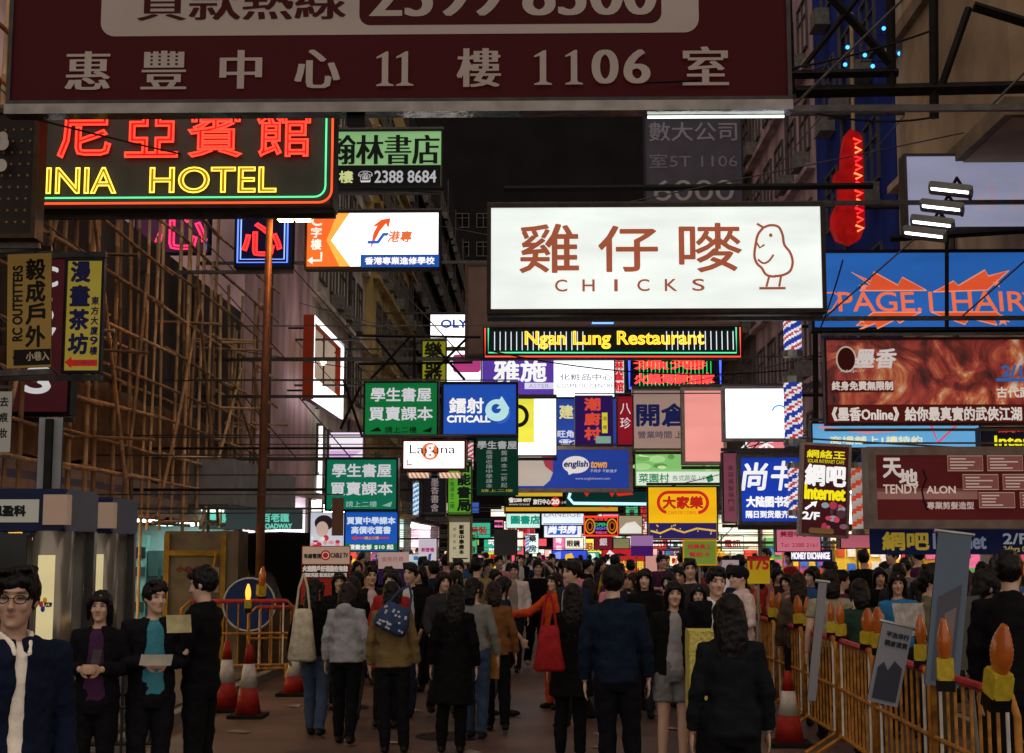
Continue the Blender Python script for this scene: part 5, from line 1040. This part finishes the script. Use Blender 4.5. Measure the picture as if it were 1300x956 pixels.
def wlamp(x, y, z, label, s=1, tilt=0, on=False, group=None):
    o = root('warning_lamp', (x, y, z), label, 'warning lamp', group); s *= .85; o.scale = (s, s, s); o.rotation_euler = (0, R(tilt), R(90) + random.uniform(-.6, .6))
    bm = bmesh.new(); box(bm, (-.06, -.045, 0), (.06, .045, .12)); bmesh.ops.bevel(bm, geom=bm.edges[:], offset=.012, segments=2); part('battery_case', bm, mat('b09a2a', .5, 0, 0, .3, 20), o)
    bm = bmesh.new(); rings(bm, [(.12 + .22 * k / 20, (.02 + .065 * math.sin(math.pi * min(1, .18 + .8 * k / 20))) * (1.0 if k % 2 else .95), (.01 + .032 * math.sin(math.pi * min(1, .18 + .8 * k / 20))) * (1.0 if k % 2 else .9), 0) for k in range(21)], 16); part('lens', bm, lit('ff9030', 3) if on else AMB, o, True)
    bm = bmesh.new(); box(bm, (-.05, -.05, -.06), (.05, .05, .0)); part('clamp', bm, BLACK, o)
    return o
random.seed(4)
seq = [(958, 17.6, 'farthest'), (985, 16.3, 'second'), (1020, 14.8, 'third'), (1062, 13.2, 'fourth'), (1108, 11.6, 'fifth'), (1180, 9.8, 'sixth'), (1290, 8.0, 'last')]
pts = [P(x, 800, d) for x, d, _ in seq]
BL = ['beside the crouching shopper end', 'near the capped person', 'before the olive brown jacket', 'before the mottled t-shirt', 'before the dark green top', 'before the roll banners']
for i in range(6):
    a, b = pts[i], pts[i + 1]; ang = math.atan2(b.y - a.y, b.x - a.x); barrier((a.x + b.x) / 2, (a.y + b.y) / 2, ang, min(1.9, math.hypot(b.x - a.x, b.y - a.y) - .08), ['yellow street barrier nearest the lime jacket youth', 'yellow street barrier by the capped person', 'yellow street barrier before olive brown jacket', 'yellow street barrier before mottled t-shirt', 'yellow street barrier before dark green top', 'yellow street barrier before leaning roll banners'][i])
LL = ['by the capped person', 'beside olive brown jacket', 'before mottled t-shirt', 'before dark green top', 'before bright blue t-shirt', 'by the open newspaper']
for i in range(5):
    for t, dx in ((.14, 'pair member one'), (.86, 'two')):
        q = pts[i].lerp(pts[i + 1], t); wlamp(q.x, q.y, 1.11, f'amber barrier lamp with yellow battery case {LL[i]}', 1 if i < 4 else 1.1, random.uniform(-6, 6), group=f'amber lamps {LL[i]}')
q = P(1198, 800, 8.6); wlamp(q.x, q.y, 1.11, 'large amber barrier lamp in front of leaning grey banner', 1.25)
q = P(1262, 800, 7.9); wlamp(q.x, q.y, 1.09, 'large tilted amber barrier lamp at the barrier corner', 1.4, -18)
a = P(306, 800, 19.5); b = P(362, 800, 20.5)
barrier(a.x, 19.3, R(12), 1.5, 'yellow barrier with pink wrapped rail before the beige hoarding'); barrier(b.x + .25, 20.4, R(20), 1.5, 'yellow barrier with pink wrapped rail before black draped box')
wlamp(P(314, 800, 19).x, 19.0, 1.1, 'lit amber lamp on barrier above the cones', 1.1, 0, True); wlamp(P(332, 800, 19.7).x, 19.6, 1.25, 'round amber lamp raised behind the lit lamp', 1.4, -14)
barrier(P(55, 800, 11.4).x, 11.4, R(5), 1.6, 'dark steel barrier in front of the phone booths', mat('2a2826', .5, .4)); barrier(P(110, 800, 12.4).x, 12.4, R(12), 1.4, 'dark steel barrier behind woman with phone', mat('2a2826', .5, .4))
def cone(px, d, label, h=.75, flip=False, group=None):
    q = P(px, 850, d); o = root('traffic_cone', (q.x, d, .01 if q.x > -4.02 else .13), label, 'traffic cone', group)
    bm = bmesh.new(); box(bm, (-.2, -.2, 0), (.2, .2, .035)); part('base', bm, mat('1c1815', .7), o)
    for z0, z1, c in ((.035, .3, '8a2018'), (.302, .55, 'b0a89c'), (.552, .75, '8a2018')):
        r = lambda z: .15 - .12 * z / .75
        bm = bmesh.new(); rings(bm, [(z0 * h / .75, r(z0), r(z0), 0), (z1 * h / .75, r(z1), r(z1), 0)], 20); part('sleeve', bm, mat(c, .5, 0, 0, .3, 12), o, True)
    return o
cone(288, 16.8, 'grimy red and white traffic cone behind the man reading leaflet', .8); cone(316, 16.2, 'clean red and white traffic cone under the lit amber lamp', .8); cone(373, 18.6, 'squat dark red traffic cone near the pale shoulder bag', .6)
q = P(1000, 850, 14.2); cone(1000, 14, 'dull red traffic cone inside the right barriers', .7)
# hoarding boards, draped box
q = P(254, 770, 21.5); o = root('hoarding_panel', (q.x, 21.5, .13), 'beige hoarding panel in a yellow frame with pasted white notices', 'hoarding')
bm = bmesh.new(); box(bm, (-.56, 0, 0), (.56, .7, 2.02)); part('panel', bm, mat('6a6052', .8, 0, 0, .45, 3, .3), o)
for a, b in (((-.56, -.05, .02), (-.48, -.005, 1.98)), ((.3, -.05, .02), (.38, -.005, 1.98)), ((-.48, -.05, 1.65), (.3, -.005, 1.73))):
    bm = bmesh.new(); box(bm, a, b); part('yellow_bar', bm, mat('8a6a24', .6, 0, 0, .4, 8), o)
bm = bmesh.new(); tube(bm, [(.24, -.07, 1.7), (.06, -.07, .6)], .02, 6); part('yellow_brace', bm, mat('a07c2a', .6), o)
for a in ((-.02, 1.1, .3, .38), (-.08, .72, .26, .32)):
    bm = bmesh.new(); box(bm, (a[0], -.012, a[1]), (a[0] + a[2], -.004, a[1] + a[3])); part('notice', bm, mat('8a8478', .7), o)
bm = bmesh.new(); text_bm(bm, '小心 危險', -.12, 1.45, .09, .5, -.008, .006); part('lettering', bm, mat('6a3024', .7), o)
q = P(352, 770, 22.3); o = root('draped_box', (q.x, 22.3, .13), 'tall site cabinet with black cloth draped over its top', 'cabinet')
bm = bmesh.new(); box(bm, (-.62, 0, 0), (.66, .8, 1.95)); part('cabinet', bm, mat('5a5044', .8, 0, 0, .45, 3, .3), o)
for xx in (-.5, .55):
    bm = bmesh.new(); box(bm, (xx, -.05, .02), (xx + .06, -.004, 1.7)); part('yellow_bar', bm, mat('8a6a24', .6, 0, 0, .4, 8), o)
bm = bmesh.new(); n = 24; g = []
for i in range(n + 1):
    t = i / n; xx = -.68 + 1.42 * t; low = 1.95 - (.3 + .85 * math.exp(-((t - .62) / .16) ** 2) + .3 * math.exp(-((t - .25) / .15) ** 2)); g.append([])
    for y_, z_ in ((.82, 1.99), (-.04, 2.02 - .06 * abs(t - .5)), (-.08, 1.9), (-.085 - .02 * math.sin(i), (1.9 + low) / 2), (-.07 - .02 * math.sin(i * 1.7), low)): g[-1].append(bm.verts.new((xx, y_, z_)))
for i in range(n):
    for j in range(4): bm.faces.new((g[i][j], g[i + 1][j], g[i + 1][j + 1], g[i][j + 1]))
bmesh.ops.solidify(bm, geom=bm.faces[:], thickness=.01); part('black_cloth', bm, mat('0a0a0a', .8, 0, 0, .3, 6, .6, True, 8), o, True)
bm = bmesh.new(); box(bm, (-.0, -.012, .95), (.3, -.004, 1.32)); part('notice', bm, mat('7a746a', .7), o)
q = P(316, 800, 20.8); o = root('road_sign', (q.x, 20.8, .13), 'round blue road sign with white ring leaning behind yellow barrier', 'sign')
bm = bmesh.new(); g2 = bmesh.ops.create_cone(bm, cap_ends=True, segments=32, radius1=.4, radius2=.4, depth=.02); bmesh.ops.rotate(bm, matrix=Matrix.Rotation(R(90), 3, 'X'), verts=bm.verts); bmesh.ops.translate(bm, vec=(0, 0, .95), verts=bm.verts); part('disc', bm, mat('1a3060', .5), o)
bm = bmesh.new(); tube(bm, [(.38 * math.cos(R(k * 12)), -.015, .95 + .38 * math.sin(R(k * 12))) for k in range(30)], .015, 5, closed=True); part('white_ring', bm, mat('a8a8a8', .5), o)
bm = bmesh.new(); tube(bm, [(0, .03, 0), (0, .03, .6)], .03, 8); part('post', bm, GALV, o)
# phone booths
def booth(px, d, label):
    q = P(px, 750, d); o = root('phone_booth', (q.x, d, .13), label, 'phone booth'); H = 2.25; W = .44
    bm = bmesh.new(); box(bm, (-W, -W, 1.9), (W, W, H)); bmesh.ops.bevel(bm, geom=bm.edges[:], offset=.03, segments=2); part('roof', bm, mat('101c3a', .35, 0, 0, .2, 5), o)
    bm = bmesh.new(); box(bm, (-W + .06, -W - .008, 1.97), (W - .22, -W - .002, 2.16)); hd = part('header_label', bm, lit('b8b4a4', .3), o)
    bm = bmesh.new(); text_bm(bm, '電訊盈科', -.08, 2.065, .085, .38, -W - .012, .006); part('lettering', bm, mat('141820', .6), hd)
    bm = bmesh.new(); box(bm, (W - .18, -W - .02, 1.95), (W + .02, -W + .1, 2.2)); part('corner_lantern', bm, lit('c8a890', .2), o)
    bm = bmesh.new(); rings(bm, [(.2, .17, .17, -W + .15, W - .14), (1.9, .17, .17, -W + .15, W - .14)], 20); part('corner_panel', bm, mat('7a7468', .22, .6, 0, .25, 2), o, True)
    bm = bmesh.new(); box(bm, (W - .2, -W - .03, .9), (W - .06, -W - .022, 1.7)); cl = part('lit_panel', bm, lit('e8d8a0', .6), o)
    for k, (x_, z_, c) in enumerate(((-.05, 1.3, 'c03028'), (-.02, 1.33, 'd8a020'), (-.035, 1.26, '2038a0'))):
        bm = bmesh.new(); ball(bm, (W - .13 + x_ + .02, -W - .033, z_), (.018, .006, .026), None, 8, 6); part('emblem', bm, mat(c, .5), cl)
    bm = bmesh.new(); text_bm(bm, 'PCCW', W - .1, 1.295, .035, .06, -W - .036, .003); part('lettering', bm, mat('202440', .6), cl)
    for xx in (-W, W - .08, ):
        for yy in (-W, W - .08):
            if xx > 0 and yy < 0: continue
            bm = bmesh.new(); box(bm, (xx, yy, 0), (xx + .08, yy + .08, 1.9)); part('corner_post', bm, mat('6a6a68', .3, .7), o)
    bm = bmesh.new(); box(bm, (-W + .09, -W + .02, .35), (W - .32, -W + .035, 1.88)); gl = part('pane', bm, mat('2a2c2c', .08, 0, 0, .2, 3), o)
    bm = bmesh.new(); box(bm, (-W + .02, W - .05, .05), (W - .1, W - .02, 1.88)); part('back_panel', bm, mat('8a867c', .5), o)
    bm = bmesh.new(); box(bm, (-W, -W, 0), (W - .3, W, .06)); part('base', bm, DARKM, o)
    bm = bmesh.new(); box(bm, (-.25, .1, .95), (.1, W - .06, 1.5)); ph = part('telephone', bm, mat('4a4e54', .4, .4), o)
    bm = bmesh.new(); tube(bm, [(-.18, .06, 1.4), (-.2, .05, 1.3), (-.18, .06, 1.2)], .025, 8); part('handset', bm, BLACK, ph)
booth(36, 12.2, 'silver phone booth with blue roof behind man in cream collared shirt'); booth(100, 14.2, 'silver phone booth with blue roof behind woman in plum shirt')
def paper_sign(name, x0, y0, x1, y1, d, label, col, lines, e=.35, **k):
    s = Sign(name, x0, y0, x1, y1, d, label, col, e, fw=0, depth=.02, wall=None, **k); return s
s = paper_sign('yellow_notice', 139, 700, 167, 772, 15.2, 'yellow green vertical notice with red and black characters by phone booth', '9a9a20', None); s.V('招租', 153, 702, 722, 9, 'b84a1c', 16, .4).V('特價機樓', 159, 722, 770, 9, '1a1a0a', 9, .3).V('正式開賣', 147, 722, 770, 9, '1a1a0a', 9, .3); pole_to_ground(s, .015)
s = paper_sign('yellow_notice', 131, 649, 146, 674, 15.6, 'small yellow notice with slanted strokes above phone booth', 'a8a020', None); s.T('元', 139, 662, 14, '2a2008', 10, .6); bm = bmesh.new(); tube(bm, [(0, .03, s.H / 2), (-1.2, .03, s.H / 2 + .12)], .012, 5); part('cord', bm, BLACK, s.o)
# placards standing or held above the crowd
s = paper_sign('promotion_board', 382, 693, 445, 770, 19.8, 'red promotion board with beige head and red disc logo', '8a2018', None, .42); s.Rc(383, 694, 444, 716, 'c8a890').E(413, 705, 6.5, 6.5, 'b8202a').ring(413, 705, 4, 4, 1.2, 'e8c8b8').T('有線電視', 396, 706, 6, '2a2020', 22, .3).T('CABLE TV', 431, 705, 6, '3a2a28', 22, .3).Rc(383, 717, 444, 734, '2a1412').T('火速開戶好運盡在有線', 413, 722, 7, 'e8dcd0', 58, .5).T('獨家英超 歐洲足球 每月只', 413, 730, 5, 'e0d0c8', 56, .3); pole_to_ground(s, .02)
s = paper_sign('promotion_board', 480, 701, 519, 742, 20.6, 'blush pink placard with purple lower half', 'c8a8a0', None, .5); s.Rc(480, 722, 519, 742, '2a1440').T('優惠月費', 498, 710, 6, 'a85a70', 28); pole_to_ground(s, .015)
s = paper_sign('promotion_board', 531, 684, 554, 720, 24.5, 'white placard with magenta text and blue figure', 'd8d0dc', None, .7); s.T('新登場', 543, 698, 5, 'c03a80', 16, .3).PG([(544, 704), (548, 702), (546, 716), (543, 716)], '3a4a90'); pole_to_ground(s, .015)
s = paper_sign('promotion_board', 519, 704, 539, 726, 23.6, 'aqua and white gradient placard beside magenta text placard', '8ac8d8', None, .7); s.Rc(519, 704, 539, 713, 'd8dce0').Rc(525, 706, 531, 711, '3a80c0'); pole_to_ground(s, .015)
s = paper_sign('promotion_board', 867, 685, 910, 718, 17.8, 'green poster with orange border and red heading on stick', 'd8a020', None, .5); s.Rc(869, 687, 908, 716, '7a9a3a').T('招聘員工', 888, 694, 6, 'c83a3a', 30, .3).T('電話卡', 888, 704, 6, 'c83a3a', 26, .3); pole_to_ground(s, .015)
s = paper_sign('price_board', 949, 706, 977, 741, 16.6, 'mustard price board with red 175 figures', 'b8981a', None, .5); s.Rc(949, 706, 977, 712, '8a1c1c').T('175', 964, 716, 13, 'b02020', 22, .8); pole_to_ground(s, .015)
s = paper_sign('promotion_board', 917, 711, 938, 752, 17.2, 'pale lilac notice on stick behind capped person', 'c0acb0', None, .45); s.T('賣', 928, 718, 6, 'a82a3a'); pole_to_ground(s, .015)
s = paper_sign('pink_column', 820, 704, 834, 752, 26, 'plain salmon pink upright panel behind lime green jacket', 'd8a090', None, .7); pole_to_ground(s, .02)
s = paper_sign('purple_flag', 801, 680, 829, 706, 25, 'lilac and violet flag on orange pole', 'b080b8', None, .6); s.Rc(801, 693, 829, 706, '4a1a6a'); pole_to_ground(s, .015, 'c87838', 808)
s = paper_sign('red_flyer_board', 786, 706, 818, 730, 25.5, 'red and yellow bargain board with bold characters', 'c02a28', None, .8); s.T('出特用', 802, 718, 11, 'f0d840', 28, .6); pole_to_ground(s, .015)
# roll banners leaning by the right barriers
def roll(x0, y0, x1, y1, d, tilt, label, col, e, deco):
    s = Sign('roll_banner', x0, y0, x1, y1, d, label, col, e, fw=0, depth=.015, wall=None, tilt=tilt, cat='banner'); deco(s)
    bm = bmesh.new(); tube(bm, [(-s.W / 2 - .02, .01, s.H / 2), (s.W / 2 + .02, .01, s.H / 2)], .014, 6); part('top_rail', bm, GALV, s.o)
    bm = bmesh.new(); tube(bm, [(0, .04, s.H / 2), (-.0, .05, -s.H / 2 - .02)], .012, 6); part('stick', bm, mat('a88a78', .5), s.o)
roll(1186, 676, 1222, 872, 9.2, R(7), 'tall grey blue leaning roll banner beside newspaper reader', '7a8a98', .06, lambda s: s.PG([(1192, 760), (1216, 740), (1214, 860), (1192, 866)], '6a6a74').PG([(1200, 780), (1212, 770), (1210, 850), (1198, 850)], '9a8a84'))
roll(1112, 792, 1148, 895, 9.4, R(13), 'white leaning roll banner with grey characters and skyline', 'a8a8ac', .06, lambda s: s.T('平治洋行', 1132, 806, 7, '3a3a42', 26, .4).T('開倉清貨', 1132, 817, 7, '3a3a42', 26, .4).PG([(1116, 850), (1122, 842), (1128, 852), (1134, 838), (1144, 846), (1144, 890), (1116, 890)], '4a4a54'))
roll(1034, 738, 1041, 890, 10.2, R(7), 'narrow white leaning pole banner between the amber lamps', 'a8a4a4', .06, lambda s: None)
s = Sign('canvas_board', 1216, 757, 1246, 850, 9.8, 'beige folded canvas board with pink print behind barrier', '6a6254', .15, fw=0, depth=.02, wall=None, tilt=R(-3)); s.PG([(1236, 766), (1241, 764), (1242, 782), (1237, 786)], '8a3a5a'); pole_to_ground(s, .015)
for k in range(16):
    bm = bmesh.new(); wd = random.uniform(.06, .15); quad(bm, (-wd, -.06, .003), (wd, -.07, .012), (wd * .9, .08, .004), (-wd * .8, .07, .02)); bmesh.ops.solidify(bm, geom=bm.faces[:], thickness=.002)
    o = part('dropped_flyer', bm, mat(random.choice(('b8b0a4', 'a89a88', 'b89a98')), .7)); o.location = (random.uniform(-3.2, 2.2), random.uniform(12.8, 20), .006); o.rotation_euler.z = random.uniform(0, 6); tag(o, 'crumpled pale flyer lying on the road surface', 'flyer', 'flyers dropped on the road')
# carried things: each rests against the person who holds it
def held(name, px, py, d, label, cat, bm, m, rz=0, smooth=False):
    q = P(px, py, d); o = part(name, bm, m, None, smooth); o.location = q; o.rotation_euler.z = R(rz); return tag(o, label, cat)
def leaf(w_, h_, t=.004, bend=.03):
    bm = bmesh.new(); n = 6; g = []
    for i in range(n + 1):
        u = i / n - .5; g.append([bm.verts.new((u * w_, -bend * math.cos(u * math.pi) , -h_ / 2)), bm.verts.new((u * w_, -bend * math.cos(u * math.pi) + .05, h_ / 2))])
    for i in range(n): bm.faces.new((g[i][0], g[i + 1][0], g[i + 1][1], g[i][1]))
    bmesh.ops.solidify(bm, geom=bm.faces[:], thickness=t); return bm
held('leaflet', 228, 792, 9.9, 'yellow and white leaflet held by man in black', 'leaflet', leaf(.17, .12), mat('c8c090', .6, 0, 0, .3, 12), 25)
held('paper', 197, 838, 9.8, 'white paper held by youth in teal t-shirt', 'paper', leaf(.22, .07), mat('b8b4a4', .6))
held('mobile_phone', 121, 834, 9.66, 'mobile phone held in front of plum shirt', 'phone', leaf(.06, .09, .012, 0), mat('4a4846', .3, .3))
held('newspaper', 1160, 786, 10.95, 'open newspaper held up by man in tan jacket', 'newspaper', leaf(.34, .24, .004, .05), mat('c8c4bc', .7, 0, 0, .35, 25), 30)
def sack(w_, h_, t, flare=1.0):
    bm = bmesh.new(); rings(bm, [(-h_ / 2, w_ * .42 * flare, t * .4, 0), (-h_ / 2 + .03, w_ * .5 * flare, t * .5, 0), (0, w_ * .48, t * .5, 0), (h_ / 2 - .04, w_ * .38, t * .3, 0), (h_ / 2, w_ * .33, t * .16, 0)], 18)
    for v in bm.verts: v.co += Vector((mnoise.noise(v.co * 9), mnoise.noise(v.co * 9 + Vector((5, 0, 0))), 0)) * .015
    return bm
def bag(px, py, d, name, label, col, w_, h_, t, flare=1, strap=None, z=0):
    q = P(px, py, d); o = root(name, q, label, 'bag'); part('pouch', sack(w_, h_, t, flare), mat(col, .7, 0, 0, .35, 14, .5, True, 18), o, True)
    for x_ in ((-.6, .6) if strap else ()):
        bm = bmesh.new(); tube(bm, [(x_ * w_ * .5, 0, h_ * .42), (x_ * w_ * .3, .0, h_ / 2 + strap * .6), (0, .02, h_ / 2 + strap), ], .012, 6); part('strap', bm, mat(col, .7), o)
    return o
bag(384, 806, 14.4, 'shoulder_bag', 'large pale canvas bag hanging beside woman in blue jeans', 'b0a890', .24, .52, .16, 1.25, .35)
bag(543, 787, 21.2, 'plastic_bag', 'white plastic shopping bag with red print held by sage green t-shirt', 'd8d0c8', .26, .34, .16, 1.1, .12)
bm = bmesh.new(); box(bm, (-.09, -.087, -.06), (.09, -.08, .06)); o = part('red_print', bm, mat('a82828', .6), bpy.data.objects['plastic_bag'])
bag(500, 785, 13.2, 'backpack', 'navy and white patterned backpack on khaki waistcoat', '2a3a58', .34, .26, .2, 1, .2).rotation_euler.y = R(25)
for k in range(26):
    bm = bmesh.new(); an = random.uniform(-2.4, -.7); zz = random.uniform(-.1, .08); ball(bm, (.165 * math.cos(an), .098 * math.sin(an) - .004, zz), (.014, .006, .012), None, 6, 4); part('printed_flower', bm, mat('a8a8b0', .7), bpy.data.objects['backpack'])
bag(697, 823, 12.7, 'tote_bag', 'crimson tote bag hanging beside black coat', '8a1a1c', .22, .4, .1, 1.35, .3)
bm = bmesh.new(); tube(bm, [(0, 0, -.2), (.02, 0, .2)], .045, 12); held('paper_roll', 628, 836, 14.7, 'tan paper roll held beside rust brown jacket', 'paper roll', bm, mat('9a6a30', .7, 0, 0, .3, 9))
bm = bmesh.new(); box(bm, (-.08, -.1, -.35), (.1, .2, .17)); bmesh.ops.bevel(bm, geom=bm.edges[:], offset=.015, segments=2); bmesh.ops.subdivide_edges(bm, edges=bm.edges[:], cuts=3, use_grid_fill=True)
for v in bm.verts: v.co += Vector((mnoise.noise(v.co * 30), mnoise.noise(v.co * 30 + Vector((3, 1, 0))), mnoise.noise(v.co * 30 + Vector((0, 7, 2))))) * .012
held('foam_slab', 889, 833, 9.6, 'rough pale yellow foam slab carried beside leather jacket', 'foam slab', bm, mat('b8ac58', .9, 0, 0, .4, 40, .6), 0, False)
